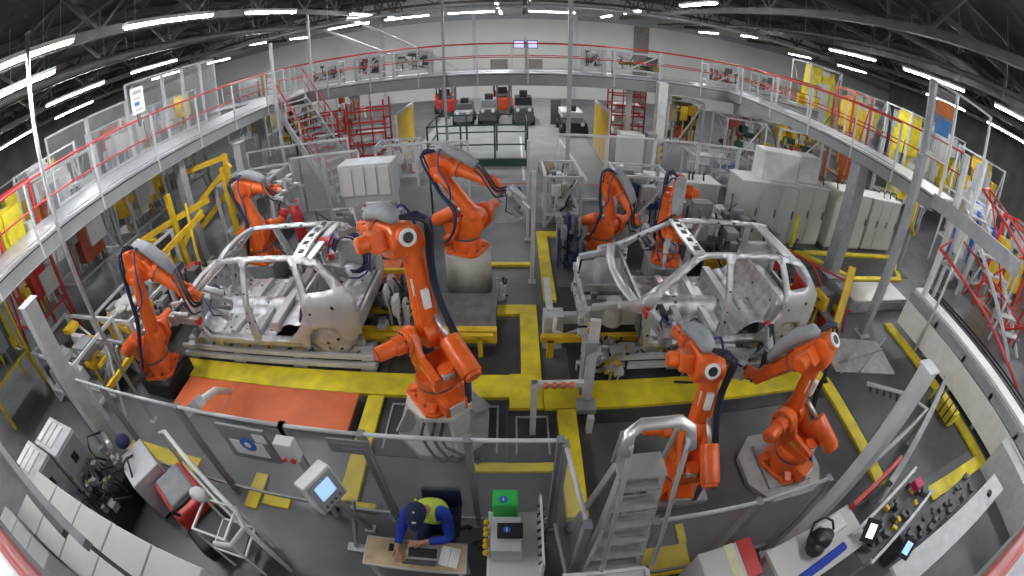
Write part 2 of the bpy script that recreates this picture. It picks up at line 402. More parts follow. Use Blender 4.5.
# tall mesh panels on the outer edge of the left walkway
def tall_panel(x0, y0, x1, y1, z0, z1, label, fill, frame, group=None, name='mesh_screen'):
    t = thing(name, label, 'screen', ((x0+x1)/2, (y0+y1)/2, z0), group=group)
    m = MB()
    for a, b in (((x0, y0, z0), (x0, y0, z1)), ((x1, y1, z0), (x1, y1, z1)), ((x0, y0, z1), (x1, y1, z1)), ((x0, y0, z0+.05), (x1, y1, z0+.05))):
        m.beam(a, b, .05, .05)
    m.obj('frame', frame, t)
    d = Vector((x1-x0, y1-y0, 0)); n = Vector((-d.y, d.x, 0)).normalized()*.004
    a, b = V(x0, y0, 0), V(x1, y1, 0)
    m = MB(); m.beam(a+V(0, 0, (z0+z1)/2), b+V(0, 0, (z0+z1)/2), .006, z1-z0-.06); m.obj('infill', fill, t)
    return t
ys = [5.4, 6.9, 8.5, 10.2, 11.2, 12.2, 13.1]
for i in range(len(ys)-1):
    tall_panel(-10.2, ys[i]+.04, -10.2, ys[i+1]-.04, DZ, 5.35 if i > 1 else 4.9, ['lower mesh screen at the near end of the long walkway', 'lower mesh screen beside the tall screens of the long walkway', 'tall mesh screen behind the hanging notice board', 'tall mesh screen third from the stair landing', 'tall mesh screen second from the stair landing', 'tall mesh screen next to the stair landing'][i], MESHM, LGREY, 'mesh screens of the long walkway')
def notice(x, y, z, w, h, ax, label, cols, tilt=0):
    t = thing('notice_sign', label, 'sign', (x, y, z-h/2))
    M = Matrix.Translation((x, y, z)) @ Matrix.Rotation(tilt, 4, 'Z')
    MB(M).box((0, 0, 0), (w, .03, h)).obj('board', WHITE, t)
    m = MB(M)
    for i, (mm, a, b, c, d) in enumerate(cols): m.m(i).box(((a+b)/2*w, -.018, (c+d)/2*h), (abs(b-a)*w, .006, abs(d-c)*h))
    m.obj('print', [c[0] for c in cols], t)
    MB(M).bb(-w*.1, w*.1, .01, .05, -h/2-.30, h/2-.1).obj('hanging_strip', DGREY, t)
notice(-7.93, 7.0, 4.72, .42, .6, 'y', 'white notice board hanging on the rail of the mesh walkway',
       [(GREYP, -.35, .35, .25, .4), (GREYP, -.35, .2, .05, .12), (BLUE, -.3, .1, -.2, -.05), (GREYP, -.3, .3, -.38, -.32)], R(90))
# posts from the walkway down to the floor / long thin poles in front
def post(label, x, y, z0, z1, w, m, name='steel_post', rnd=False, foot=True, d=None):
    t = thing(name, label, 'post', (x, y, z0))
    q = MB()
    if rnd: q.tube((x, y, z0), (x, y, z1), w/2, n=16)
    else: q.bb(x-w/2, x+w/2, y-(d or w)/2, y+(d or w)/2, z0, z1)
    q.obj('shaft', m, t, bevel=0 if rnd else .006)
    if foot: MB().bb(x-w, x+w, y-w, y+w, z0, z0+.02).obj('foot_plate', m, t)
    MB().bb(x-w*.6, x+w*.6, y-w*.6, y+w*.6, z1, z1+.015).obj('cap', m, t)
post('thick pale grey column from the walkway down beside the dark cable machine', -6.15, 2.08, 0, 2.95, .26, LGREY)
post('pale grey square column beside the handbag and bench', 2.9, 1.25, 0, 3.0, .13, LGREY)
post('broad grey square column among the white control cabinets', 8.05, 7.6, 0, 2.88, .36, GREYP)
post('thin grey pole in front of the mesh walkway reaching up to the roof', -5.9, 2.98, 0, 6.3, .07, GALV, rnd=True)
post('thin dark post rising to the roof beside the small gallery monitors', 1.88, 14.6, 0, 6.3, .14, GREYP)
post('thin post rising from the gallery edge between the monitors and the stairs', -2.35, 15.5, 0, 6.3, .09, GREYP)
post('slim pale pole at the top of the metal stairs', -7.4, 15.5, 3.2, 6.3, .09, LGREY, foot=False)
post('pale post at the stair landing corner', -7.7, 13.1, 0, 5.3, .10, LGREY)
post('grey column holding up the mesh walkway behind the yellow fixture', -8.2, 8.3, 0, 2.88, .24, GREYP)
post('grey column behind the orange robot in the far corner of the cell', -6.3, 8.6, 0, 2.9, .22, GREYP)
post('grey column under the far end of the mesh walkway', -8.6, 13.3, 0, 2.88, .2, GREYP)
for k, (x, lb) in enumerate(((-6.0, 'by the red racks'), (4.35, 'beside the red lattice rack'), (9.0, 'by the storage racks'), (12.2, 'at the end of the storage racks'))):
    post('grey square column under the gallery '+lb, x, 16.2, 0, 2.75, .2, LGREY)
post('stout dark grey post beside the framed board on the gallery', 8.3, 5.85, 2.6, 5.5, .13, GREYP, foot=False)
post('long grey pole standing between robot and conveyor guard', 7.2, 5.1, 0, 3.9, .16, GREYP)
post('white square post beside the red sloping rail', 8.8, 4.9, 1.06, 4.3, .12, WHITE, foot=False)
post('thin white pole standing in front of the dark belt', 8.55, 4.3, 0, 4.3, .07, WHITE, rnd=True, foot=False)
post('grey post between the two car bodies behind the yellow duct', .36, 7.1, 0, 2.2, .07, LGREY)
post('second grey post beyond the yellow duct between the car bodies', .33, 8.9, 0, 2.3, .06, LGREY)

# stairs from the landing to the floor
def stairs():
    t = thing('metal_staircase', 'grey metal staircase going down from the landing beside the robot', 'staircase', (-6, 12.5, 0))
    top, bot = V(-7.6, 13.9, 3.2), V(-4.9, 12.2, .0); w = V(.45, .7, 0)
    d = bot-top
    for s in (-1, 1):
        MB().beam(top+w*s*.75-V(0, 0, .1), bot+w*s*.75-V(0, 0, .05), .05, .24).obj('stringer', LGREY, t)
    for k in range(14):
        c = top+d*((k+.7)/14.5); MB().box((c.x, c.y, c.z), (.24, 1.15, .035), R(-32.6)).obj('tread', GALV, t)
    for s in (-1, 1):
        h = thing('stair_handrail', 'red and white handrail on the '+('wall' if s > 0 else 'robot')+' side of the metal staircase', 'handrail', top+w*s*.78)
        for hh, r in ((.95, .022), (.5, .016)):
            MB().path([top+w*s*.78+V(-.3, .2, hh), top+w*s*.78+V(0, 0, hh), bot+w*s*.78+V(0, 0, hh)], r, 8).obj('rail', RED, h)
        for k in range(5):
            c = top+w*s*.78+d*(k/4.2+.02); MB().beam(c-V(0, 0, .05), c+V(0, 0, .95), .04).obj('baluster', LGREY, h)
stairs()

# ================================================================ floor: yellow duct covers, mats, plates
def duct(label, parts, z=.06, m=YEL):
    q = MB()
    for x0, x1, y0, y1 in parts: q.bb(x0, x1, y0, y1, 0, z)
    q.obj('floor_duct', [m], label=label, cat='cable duct', bevel=.006)
duct('long yellow floor duct behind the orange platform', [(-6.7, -.06, 4.08, 4.52)])
duct('yellow floor duct crossing beside the central robot pedestal', [(-.06, .40, 3.88, 4.54), (.11, .40, 4.54, 6.0), (-.28, .40, 6.0, 6.27)])
duct('wide yellow floor duct in front of the second car carrier', [(.41, 5.25, 3.86, 4.37)])
duct('yellow floor duct running away between the two car bodies', [(.54, .77, 6.4, 9.22), (.77, 1.4, 8.98, 9.22)])
duct('raised narrow yellow duct between the ladder and the robot pedestal', [(.57, .81, 2.16, 3.78)], .14)
duct('short yellow strip leading from the touch screen stand to the wide band', [(-2.06, -1.82, 2.24, 4.06), (-1.98, -1.58, 2.2, 2.3)])
duct('small yellow tread strip on the floor behind the worker', [(-.5, .5, 2.86, 2.99)], .05)
duct('yellow floor duct on the open side of the last robot', [(5.08, 5.33, 1.7, 4.0)])
duct('yellow floor duct along the white conveyor guard', [(8.22, 8.5, 1.0, 5.3), (6.2, 8.22, 1.0, 1.28)])
duct('yellow kerb frame around the bay before the white cabinets', [(7.1, 11.9, 8.4, 8.58), (8.5, 10.95, 7.12, 7.28)])
MB().beam((7.45, 8.45, .04), (8.6, 7.2, .04), .16, .07).obj('floor_duct', [YEL], label='slanting yellow kerb of the bay frame, beside the square grey column', cat='cable duct')
MB().beam((11.8, 8.45, .04), (10.9, 7.2, .04), .16, .07).obj('floor_duct', [YEL], label='slanting yellow kerb of the bay frame below the yellow bent arm', cat='cable duct')
duct('thin yellow strip on the floor behind the beige robot plinth', [(-.55, .35, 7.66, 7.78)])
duct('yellow L-shaped floor plate at the foot of the ladder', [(1.27, 1.88, 1.35, 1.72), (1.8, 1.9, 1.72, 1.98)], .03)
duct('yellow strip on the floor under the dark cable machine', [(-6.1, -4.4, 2.25, 2.5)], .03)
duct('short yellow floor plate standing crosswise beside the white tube barrier', [(-3.35, -3.15, 1.95, 2.5)], .03)
duct('small yellow floor plate lying lengthwise beside the white tube barrier', [(-3.1, -2.7, 2.05, 2.2)], .03)
# dark rubber floor in the cells, framed by pale lines
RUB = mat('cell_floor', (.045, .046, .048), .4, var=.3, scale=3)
def cell(label, x0, x1, y0, y1, line=True):
    if not line: MB().bb(x0, x1, y0, y1, 0, .012).obj('floor_mat', RUB, label=label, cat='floor mat'); return
    t = thing('floor_mat', label, 'floor mat', ((x0+x1)/2, (y0+y1)/2, 0))
    MB().bb(x0, x1, y0, y1, 0, .012).obj('rubber_sheet', RUB, t)
    if line:
        m = MB()
        for a in ((x0+.1, x0+.125, y0+.1, y1-.1), (x1-.125, x1-.1, y0+.1, y1-.1), (x0+.1, x1-.1, y1-.125, y1-.1)): m.bb(*a, .012, .03)
        m.obj('cable_guide', GREYP, t)
cell('dark rubber floor sheet around the central robot pedestal', -1.78, -.1, 3.05, 4.05)
cell('dark rubber floor sheet directly behind the worker post', -.08, .55, 3.02, 3.86)
cell('dark floor sheet between the orange platform and the short yellow strip', -2.12, -1.95, 3.2, 4.05, False)
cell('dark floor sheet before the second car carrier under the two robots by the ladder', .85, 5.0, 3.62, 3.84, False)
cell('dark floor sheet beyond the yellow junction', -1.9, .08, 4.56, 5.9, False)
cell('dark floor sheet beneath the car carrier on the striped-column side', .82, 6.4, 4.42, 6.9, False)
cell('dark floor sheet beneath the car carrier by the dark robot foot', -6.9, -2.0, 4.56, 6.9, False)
cell('dark floor inside the yellow kerbed bay', 8.6, 11.6, 7.3, 8.38, False)
cell('dark floor between the last robot and the conveyor guard', 5.4, 8.2, 1.5, 4.2, False)
t = thing('orange_platform', 'long low worn orange platform with a seam across it', 'platform', (-3.85, 3.65, 0))
MB().bb(-5.5, -2.16, 3.27, 4.0, .1, .14).obj('top_sheet', mat('worn_orange_sheet', (.62, .13, .035), .6, var=.14, scale=2.2), t, bevel=.01)
MB().bb(-5.45, -2.2, 3.3, 3.97, 0, .1).obj('base_frame', DGREY, t)
MB().bb(-4.36, -4.35, 3.27, 4.0, .14, .143).obj('seam', MIDG, t)
t = thing('steel_floor_plate', 'grey raised steel plate with yellow edge beam behind the central robot', 'floor plate', (-1.3, 5.75, 0))
MB().bb(-2.35, -.28, 5.2, 6.4, 0, .22).obj('plate', mat('dull_steel_plate', (.23, .225, .215), .5, .4, var=.2), t, bevel=.01)
MB().bb(-2.4, -.25, 5.08, 5.2, .18, .42).obj('edge_beam', YEL2, t)
q = MB()
for x in (-2.1, -1.7, -1.35, -.6, -.45): q.disc((x, 5.07, .32), (0, 1, 0), .04, .04, 10)
q.obj('bolts', BLACK, t)

# ================================================================ robots
def rotY(a): return Matrix.Rotation(a, 4, 'Y')
def robot(label, loc, yaw, a2, a3, L1=1.1, L2=1.0, plinth='octagon', tool='gun', wrist_up=0.0, roll=0.0, s=1.0, group='orange welding robots'):
    t = thing('industrial_robot', label, 'robot', (loc[0], loc[1], 0), yaw, group, world=False)
    z0 = loc[2]; S = Matrix.Translation((0, 0, z0)) @ Matrix.Scale(s, 4)
    U = Matrix.Rotation(-yaw, 4, 'Z')
    # plinth
    if plinth == 'octagon':
        r = .40; oc = lambda r: [(r*math.cos(R(22.5+45*k)), r*math.sin(R(22.5+45*k))) for k in range(8)]
        MB(U).prism(oc(.62), 0, .10).obj('foot_slab', CONC, t, bevel=.01)
        m = MB(U).prism(oc(.36), .10, z0-.07)
        for k in range(0, 8, 2): a = R(22.5+45*k); m.beam((.55*math.cos(a), .55*math.sin(a), .1), (.34*math.cos(a), .34*math.sin(a), z0-.15), .03, .2)
        m.obj('plinth', LGREY, t)
        MB(U).prism(oc(.43), z0-.07, z0).obj('top_plate', WHITE, t, bevel=.008)
    elif plinth == 'slab':
        MB(U).prism([(-.62, -.2), (-.35, -.55), (.45, -.55), (.62, -.2), (.62, .3), (.3, .55), (-.35, .55), (-.62, .25)], 0, .09).obj('foot_slab', CONC, t, bevel=.01)
        MB(U).bb(-.36, .36, -.36, .36, .09, z0).obj('plinth', GREYP, t, bevel=.01)
    elif plinth == 'drum':
        MB(U).disc((0, 0, z0/2), (0, 0, 1), .42, z0, 32).obj('plinth', BEIGE, t)
    elif plinth == 'black':
        MB(U).bb(-.42, .42, -.40, .40, 0, z0).obj('plinth', BLACK, t, bevel=.04)
        MB(U).bb(-.34, .34, -.34, .34, z0, z0+.02).obj('top_plate', DGREY, t)
    else:
        MB(U).bb(-.36, .36, -.36, .36, 0, z0).obj('plinth', GREYP, t, bevel=.02)
    # base casting
    m = MB(S)
    m.prism([(-.36, -.26), (-.26, -.36), (.26, -.36), (.36, -.26), (.36, .26), (.26, .36), (-.26, .36), (-.36, .26)], 0, .05)
    m.disc((0, 0, .16), (0, 0, 1), .30, .24, 28, .26)
    for a in range(4): A = R(45+90*a); m.beam((.1*math.cos(A), .1*math.sin(A), .13), (.40*math.cos(A), .40*math.sin(A), .04), .16, .16, w2=.12, h2=.08)
    m.bb(-.46, -.2, -.16, .16, .03, .24)
    m.obj('base', ORANGE, t, bevel=.012)
    MB(S).disc((0, 0, .30), (0, 0, 1), .265, .05, 28).obj('slew_ring', DGREY, t)
    m = MB(S)
    for k in range(8): a = R(22.5+45*k); m.disc((.31*math.cos(a), .31*math.sin(a), .055), (0, 0, 1), .02, .03, 8)
    for k in range(8): a = R(45*k); m.disc((.32+.14*math.cos(a), .225, .78+.14*math.sin(a)), (0, 1, 0), .014, .02, 8)
    m.obj('bolt', DGREY, t)
    MB(S).box((-.47, 0, .14), (.03, .22, .14)).box((-.30, -.02, .56), (.05, .16, .10)).obj('connector_plate', LGREY, t)
    MB(S).box((.0, .172, .56), (.10, .004, .07)).obj('warning_label', YEL, t)
    # turret
    m = MB(S)
    m.disc((0, 0, .37), (0, 0, 1), .28, .1, 28, .25)
    m.extr([(-.30, .40), (.30, .40), (.50, .62), (.50, .86), (.40, .95), (.20, .95), (.02, .70), (-.34, .62)], 'y', .09, .17)
    m.extr([(-.30, .40), (.30, .40), (.50, .62), (.50, .86), (.40, .95), (.20, .95), (.02, .70), (-.34, .62)], 'y', -.28, -.19)
    m.box((-.05, -.03, .47), (.55, .44, .16)); m.disc((.32, .14, .78), (0, 1, 0), .19, .16, 28)
    m.disc((-.22, -.04, .52), (0, 0, 1), .12, .22, 20, .10)
    m.obj('turret', ORANGE, t, bevel=.012)
    m = MB(S)
    m.disc((.32, .28, .78), (0, 1, 0), .125, .16, 24).disc((.32, .46, .78), (0, 1, 0), .10, .28, 24)
    mo = m.obj('shoulder_motor', ORANGE, t, bevel=.008)
    MB(S).disc((.32, .61, .78), (0, 1, 0), .075, .03, 20).obj('motor_cap', ORANGE_OLD, mo)
    # balancing cylinder from behind the turret to the arm
    th = a2; Sh = V(.32, 0, .78)
    up = Sh+V(math.sin(th), 0, math.cos(th))*.28
    rear = V(-.42, -.23, .68); tip = V(up.x-.02, -.23, up.z)
    dd = (tip-rear).normalized()
    m = MB(S); m.tube(rear-dd*.10, rear+dd*.42, .135, n=22); m.disc(rear-dd*.12, dd, .11, .06, 22)
    bc = m.obj('balancing_cylinder', ORANGE, t, bevel=.008)
    MB(S).tube(rear+dd*.40, tip, .035).obj('piston_rod', ALU, bc)
    # upper arm
    A = S @ Matrix.Translation(Sh) @ rotY(th)
    m = MB(A)
    m.disc((0, -.15, 0), (0, 1, 0), .185, .22, 28)
    m.path([(0, -.15, 0), (.02, -.15, .25), (.03, -.15, .55), (.02, -.15, L1-.2), (0, -.15, L1)], .12, 14, [.175, .165, .15, .14, .15], sq=.72)
    m.disc((0, -.15, L1), (0, 1, 0), .155, .22, 28)
    m.beam((-.02, -.15, .1), (0, -.15, L1-.15), .15, .25, up=(0, 1, 0), w2=.13, h2=.17)
    ua = m.obj('upper_arm', ORANGE, t, bevel=.015)
    MB(A).box((-.11, -.15, .52), (.06, .09, .24)).obj('white_label', PAPER, ua)
    MB(A).box((.0, -.04, L1*.55), (.10, .02, .22)).obj('white_label', PAPER, ua)
    # elbow housing and forearm
    E = S @ Matrix.Translation(Sh+V(math.sin(th)*L1, .04, math.cos(th)*L1)) @ rotY(-a3)
    UP = .13
    m = MB(E)
    m.extr([(-.20, -.12), (.14, -.14), (.26, .0), (.30, .22), (.12, .29), (-.26, .27), (-.34, .20), (-.34, .04)], 'y', -.13, .15)
    m.disc((0, -.12, 0), (0, 1, 0), .15, .12, 26)
    m.tube((-.30, 0, UP), (-.40, 0, UP), .125, .105, 26)
    m.box((-.05, .24, UP-.01), (.26, .20, .24)); m.disc((-.05, .40, UP), (0, 1, 0), .10, .16, 22)
    hs = m.obj('elbow_housing', ORANGE, t, bevel=.03, seg=3)
    MB(E).tube((-.395, 0, UP), (-.42, 0, UP), .098, n=26).obj('rear_ring', WHITE, hs)
    MB(E).tube((-.415, 0, UP), (-.425, 0, UP), .060, n=22).obj('hollow_shaft_opening', BLACK, hs)
    F = E @ Matrix.Translation((0, 0, UP)) @ Matrix.Rotation(roll, 4, 'X')
    m = MB(F)
    m.path([(.24, 0, 0), (.34, 0, 0), (.40, 0, 0), (.62, 0, 0), (L2-.15, 0, 0), (L2-.08, 0, 0)], .1, 20, [.15, .15, .125, .115, .10, .12])
    m.box((L2-.02, .085, 0), (.26, .05, .17)).box((L2-.02, -.085, 0), (.26, .05, .17))
    m.box((.5, .12, .02), (.26, .10, .14))
    fa = m.obj('forearm', ORANGE, t, bevel=.012)
    MB(F).disc((.335, 0, 0), (1, 0, 0), .156, .02, 22).obj('dark_flange', DGREY, fa)
    W = F @ Matrix.Translation((L2+.06, 0, 0)) @ rotY(-wrist_up)
    m = MB(W); m.disc((0, 0, 0), (0, 1, 0), .095, .13, 22); m.tube((0, 0, 0), (.17, 0, 0), .085, n=20); m.tube((.17, 0, 0), (.21, 0, 0), .095, n=20)
    wr = m.obj('wrist', ORANGE, t, bevel=.008)
    MB(W).disc((.235, 0, 0), (1, 0, 0), .085, .05, 20).obj('tool_flange', DGREY, wr)
    # padded hose cover over the forearm and the cables down the side
    m = MB(E)
    m.path([(-.26, .05, .30), (-.20, .05, .37), (.05, .05, .41), (.36, .05, .38), (.60, .05, .32), (.68, .04, .28)], .12, 14, [.05, .11, .13, .125, .10, .05], sq=.8)
    m.obj('hose_cover', FOAM, t)
    def spline(pts, k=4):
        pp = []
        for i in range(len(pts)-1):
            p0, p1, p2, p3 = pts[max(i-1, 0)], pts[i], pts[i+1], pts[min(i+2, len(pts)-1)]
            for j in range(k):
                u = j/k; pp.append(.5*((2*p1)+(p2-p0)*u+(2*p0-5*p1+4*p2-p3)*u*u+(3*p1-p0-3*p2+p3)*u**3))
        return pp+[pts[-1]]
    for k, (oy, rr, mm) in enumerate(((-.27, .026, CABLE), (-.31, .016, BLUEC), (-.24, .018, CABLE))):
        a = E @ V(-.22, .0, .33); b = E @ V(-.36, oy, .20+.05*k); c = A @ V(-.16, oy, L1*.75); d = A @ V(-.15-.03*k, oy-.02, L1*.35); e = S @ V(-.02, oy-.12, .62); f = S @ V(-.22, oy-.05, .30); g = S @ V(-.45, oy+.1, .12)
        MB().path(spline([a, b, c, d, e, f, g]), rr*s, 8).obj('cable', mm, t)
    a, b = E @ V(-.1, .0, .36), E @ V(.05, -.30, .15); c = A @ V(.12, -.32, L1*.7)
    MB().path(spline([a, (a+b)/2+V(0, 0, .16), b, c, A @ V(-.1, -.28, L1*.5)], 6), .018*s, 8).obj('cable', BLUEC, t)
    m = MB(E); pts = [V(.60, .05, .30), V(.80, -.12, .34), V(L2+.02, -.24, .26), V(L2+.2, -.2, .10), V(L2+.3, -.05, .10)]
    m.path(spline(pts), .026, 8); m.path(spline([p+V(0, .03, .05) for p in pts]), .018, 8); m.path(spline([p+V(.05, -.1, -.06) for p in pts]), .016, 8)
    m.obj('wrist_hoses', CABLE, t)
    T = W @ Matrix.Translation((.26, 0, 0))
    if tool == 'gun' or tool == 'redgun':
        m = MB(T)
        m.box((.06, 0, 0), (.12, .16, .2)); m.beam((.1, 0, .12), (.5, 0, .16), .07, .09); m.beam((.1, 0, -.14), (.52, 0, -.2), .06, .08)
        m.beam((.5, 0, .16), (.52, 0, .02), .04); m.beam((.52, 0, -.2), (.54, 0, -.06), .04); m.tube((-.02, .0, .2), (.32, 0, .24), .055); m.box((.05, .12, -.02), (.2, .1, .14))
        tl = m.obj('welding_gun', GALV, t, bevel=.006)
        MB(T).box((.22, 0, .03), (.14, .12, .14)).tube((.25, .07, -.1), (.5, .09, -.05), .035).obj('gun_cylinder', REDT if tool == 'redgun' else MIDG, tl)
        MB(T).path([(0, .1, .1), (.1, .2, .2), (.3, .18, .14), (.38, .08, -.02)], .018, 6).path([(0, -.1, .1), (.1, -.2, .1), (.25, -.18, -.1), (.38, -.08, -.12)], .014, 6).obj('gun_hoses', BLUEC, tl)
    elif tool == 'gripper':
        m = MB(T); m.box((.06, 0, 0), (.1, .7, .08)); m.box((.06, 0, 0), (.1, .08, .6))
        for a, b in ((.32, 0), (-.32, 0), (0, .26), (0, -.26)): m.box((.16, a, b), (.22, .06, .06)); m.disc((.27, a, b), (1, 0, 0), .05, .04, 12)
        tl = m.obj('gripper_frame', GREYP, t, bevel=.005)
        m = MB(T)
        for a in (-.2, .2): m.tube((.02, a, .1), (.3, a, .12), .03)
        m.obj('gripper_cylinder', ALU, tl)
    return t
robot('large orange robot on a white octagonal plinth in the middle of the cell', (-.90, 3.60, .62), R(128), R(8), R(-14), 1.25, .95, 'octagon', 'gripper', R(-10), s=.92)
robot('orange robot with a drooping forearm on a round beige plinth behind the central robot', (-.82, 6.98, .80), R(-24), R(-45), R(-14), 1.1, 1.0, 'drum', 'gun', R(-30), s=.92)
robot('orange robot beyond the first car body with its forearm held level', (-5.37, 7.37, .5), R(-17), R(-26), R(-4), 1.0, 1.0, 'block', 'gripper', s=.92)
robot('orange robot on a black foot reaching into the first car body, beside the orange platform', (-6.05, 3.9, .35), R(15), R(8), R(-42), 1.2, 1.0, 'black', 'gun', R(10), s=.95)
robot('orange robot behind the second car bonnet with its forearm reaching down', (1.82, 7.85, .38), R(-48), R(-14), R(-45), .95, .9, 'block', 'gun', s=.78)
robot('orange robot seen through the windscreen frame of the second car body', (3.0, 7.2, .45), R(-115), R(-4), R(-45), 1.0, .9, 'block', 'redgun', s=.82)
robot('orange robot behind the aluminium ladder, forearm pointing at the second car body', (1.90, 2.56, .12), R(84), R(12), R(-20), .95, .95, 'block', 'gun', R(-20), s=.84)
robot('orange robot on a pale slab beside the yellow duct, forearm folded down towards the car', (3.50, 2.53, .12), R(120), R(2), R(-56), 1.03, .95, 'slab', 'gun', R(40), s=.88)

# ================================================================ car bodies in white
def car_body(label, X0, YC, Z0, header):
    t = thing('car_body_shell', label, 'car body', (X0+2, YC, Z0))
    xm = lambda x: x if x < 3.0 else 3.0+(x-3.0)*.80      # short tail
    Wp = lambda x, y, z: (X0+xm(x), YC+y, Z0+z)
    def arc(cx, cz, r, a0, a1, n): return [(cx+r*math.cos(R(a0+(a1-a0)*k/n)), cz+r*math.sin(R(a0+(a1-a0)*k/n))) for k in range(n+1)]
    def dense(poly, step=.09):
        out = []
        for i in range(len(poly)):
            a, b = poly[i], poly[(i+1) % len(poly)]; n = max(1, int(math.dist(a, b)/step))
            out += [(a[0]+(b[0]-a[0])*k/n, a[1]+(b[1]-a[1])*k/n) for k in range(n)]
        return out
    outer = [(.86, .0), (3.0, .0)]+arc(3.42, .04, .37, 172, 20, 10)+[(3.86, .10), (4.02, .16), (4.08, .45), (4.06, .80), (3.92, .95), (3.70, 1.14), (3.45, 1.32), (3.2, 1.355), (2.6, 1.375), (2.0, 1.375), (1.66, 1.365), (1.50, 1.33), (1.08, 1.03), (.72, .80), (.40, .73), (.40, .65), (.74, .60), (.80, .35)]
    holes = [[(1.0, .12), (1.99, .10), (2.02, .7), (2.0, 1.26), (1.96, 1.31), (1.66, 1.305), (1.54, 1.27), (1.06, .92), (.90, .74), (.90, .26)],
             [(2.12, .10), (2.68, .11), (2.84, .26), (2.98, .42), (3.10, .60), (3.10, .82), (2.95, 1.26), (2.88, 1.31), (2.14, 1.31), (2.09, 1.24), (2.10, .7)],
             [(3.22, .90), (3.72, .93), (3.62, 1.06), (3.38, 1.24), (3.06, 1.28)]]
    def yin(x, z):
        y = .89-.03*((z-.35)/.4)**2 if z < .76 else .843-.29*((z-.76)/.62)**1.1
        if x < 1.0: y -= .05*(1.0-x)/.5
        if x > 3.3: y -= .12*((x-3.3)/.75)**2
        if z < .72 and 2.95 < x < 3.95: y += .025*max(0, 1-abs(math.hypot(x-3.42, z-.04)-.42)/.1)
        return y
    def side(sg):
        bm = bmesh.new(); edges = []
        for loop in [outer]+holes:
            vs = [bm.verts.new((x, 0, z)) for x, z in dense(loop)]
            edges += [bm.edges.new((vs[i], vs[(i+1) % len(vs)])) for i in range(len(vs))]
        bmesh.ops.triangle_fill(bm, edges=edges, use_beauty=True, use_dissolve=False)
        for k in range(1, 28): bmesh.ops.bisect_plane(bm, geom=bm.verts[:]+bm.edges[:]+bm.faces[:], plane_co=(k*.15, 0, 0), plane_no=(1, 0, 0))
        for k in range(1, 14): bmesh.ops.bisect_plane(bm, geom=bm.verts[:]+bm.edges[:]+bm.faces[:], plane_co=(0, 0, k*.105), plane_no=(0, 0, 1))
        for v in bm.verts: v.co = V(X0+xm(v.co.x), YC+sg*yin(v.co.x, v.co.z), Z0+v.co.z)
        for f in bm.faces: f.smooth = True
        mm = MB(); mm.bm.free(); mm.bm = bm
        o = mm.obj('side_panel', STEEL, t)
        so = o.modifiers.new('thick', 'SOLIDIFY'); so.thickness = .05; so.offset = 0; return o
    side(-1); side(1)
    # inner reinforcement rails, so that pillars read as boxes
    for sg in (-1, 1):
        m = MB(); T = lambda x, z, d=.05: Wp(x, sg*(yin(x, z)-d), z)
        m.path([T(.74, .78), T(1.05, 1.0), T(1.50, 1.30), T(1.66, 1.34), T(2.0, 1.35), T(2.6, 1.35), T(3.2, 1.33), T(3.45, 1.27), T(3.9, .90)], .026, 8)
        m.path([T(2.05, .05), T(2.05, .7), T(2.03, 1.3)], .03, 8, [.05, .035, .025]); m.path([T(.85, .05), T(.86, .7)], .05, 8)
        m.path([T(.85, .07, .06), T(3.0, .07, .06)], .07, 8)
        m.obj('pillar_reinforcement', STEEL2, t)
    # floor pan with tunnel and cross members
    m = MB(); N = 26
    def zf(x, y):
        z = .10 if x < 2.35 else .10+min(1, (x-2.35)/.25)*.24
        if abs(y) < .17 and x < 2.5: z += .17*(1-(abs(y)/.17)**3)
        z += .015*math.sin(x*26)*(1 if abs(y) > .2 else 0)
        if x < 1.05: z += (1.05-x)*.9
        return z
    g = [[m.bm.verts.new(Wp(.80+3.15*i/60, -.80+1.6*j/N, zf(.80+3.15*i/60, -.80+1.6*j/N))) for j in range(N+1)] for i in range(61)]
    for i in range(60):
        for j in range(N): f = m.bm.faces.new((g[i][j], g[i+1][j], g[i+1][j+1], g[i][j+1])); f.smooth = True
    o = m.obj('floor_pan', STEEL2, t); so = o.modifiers.new('thick', 'SOLIDIFY'); so.thickness = .012
    m = MB()
    for x in (1.45, 1.95): m.bb(X0+x, X0+x+.12, YC-.8, YC+.8, Z0+.11, Z0+.20)
    m.bb(X0+2.35, X0+2.5, YC-.8, YC+.8, Z0+.2, Z0+.38)
    m.obj('cross_member', STEEL, t, bevel=.012)
    # dash panel, cowl, rear seat bulkhead, wheelhouses, tail frame
    m = MB(); m._add([Wp(.80, -.78, .10), Wp(.80, .78, .10), Wp(.72, .78, .72), Wp(.72, -.78, .72), Wp(.83, -.78, .10), Wp(.83, .78, .10), Wp(.76, .78, .72), Wp(.76, -.78, .72)], [(0, 1, 2, 3), (7, 6, 5, 4), (0, 4, 5, 1), (3, 2, 6, 7)])
    for y in (-.45, 0, .4): m.disc(Wp(.85, y, .4), (1, 0, 0), .09, .03, 16)
    m.obj('dash_panel', STEEL2, t)
    m = MB(); m.path([Wp(.62, -.80, .76), Wp(.52, -.4, .77), Wp(.48, 0, .78), Wp(.52, .4, .77), Wp(.62, .80, .76)], .07, 10, sq=.6); m.obj('cowl', STEEL, t)
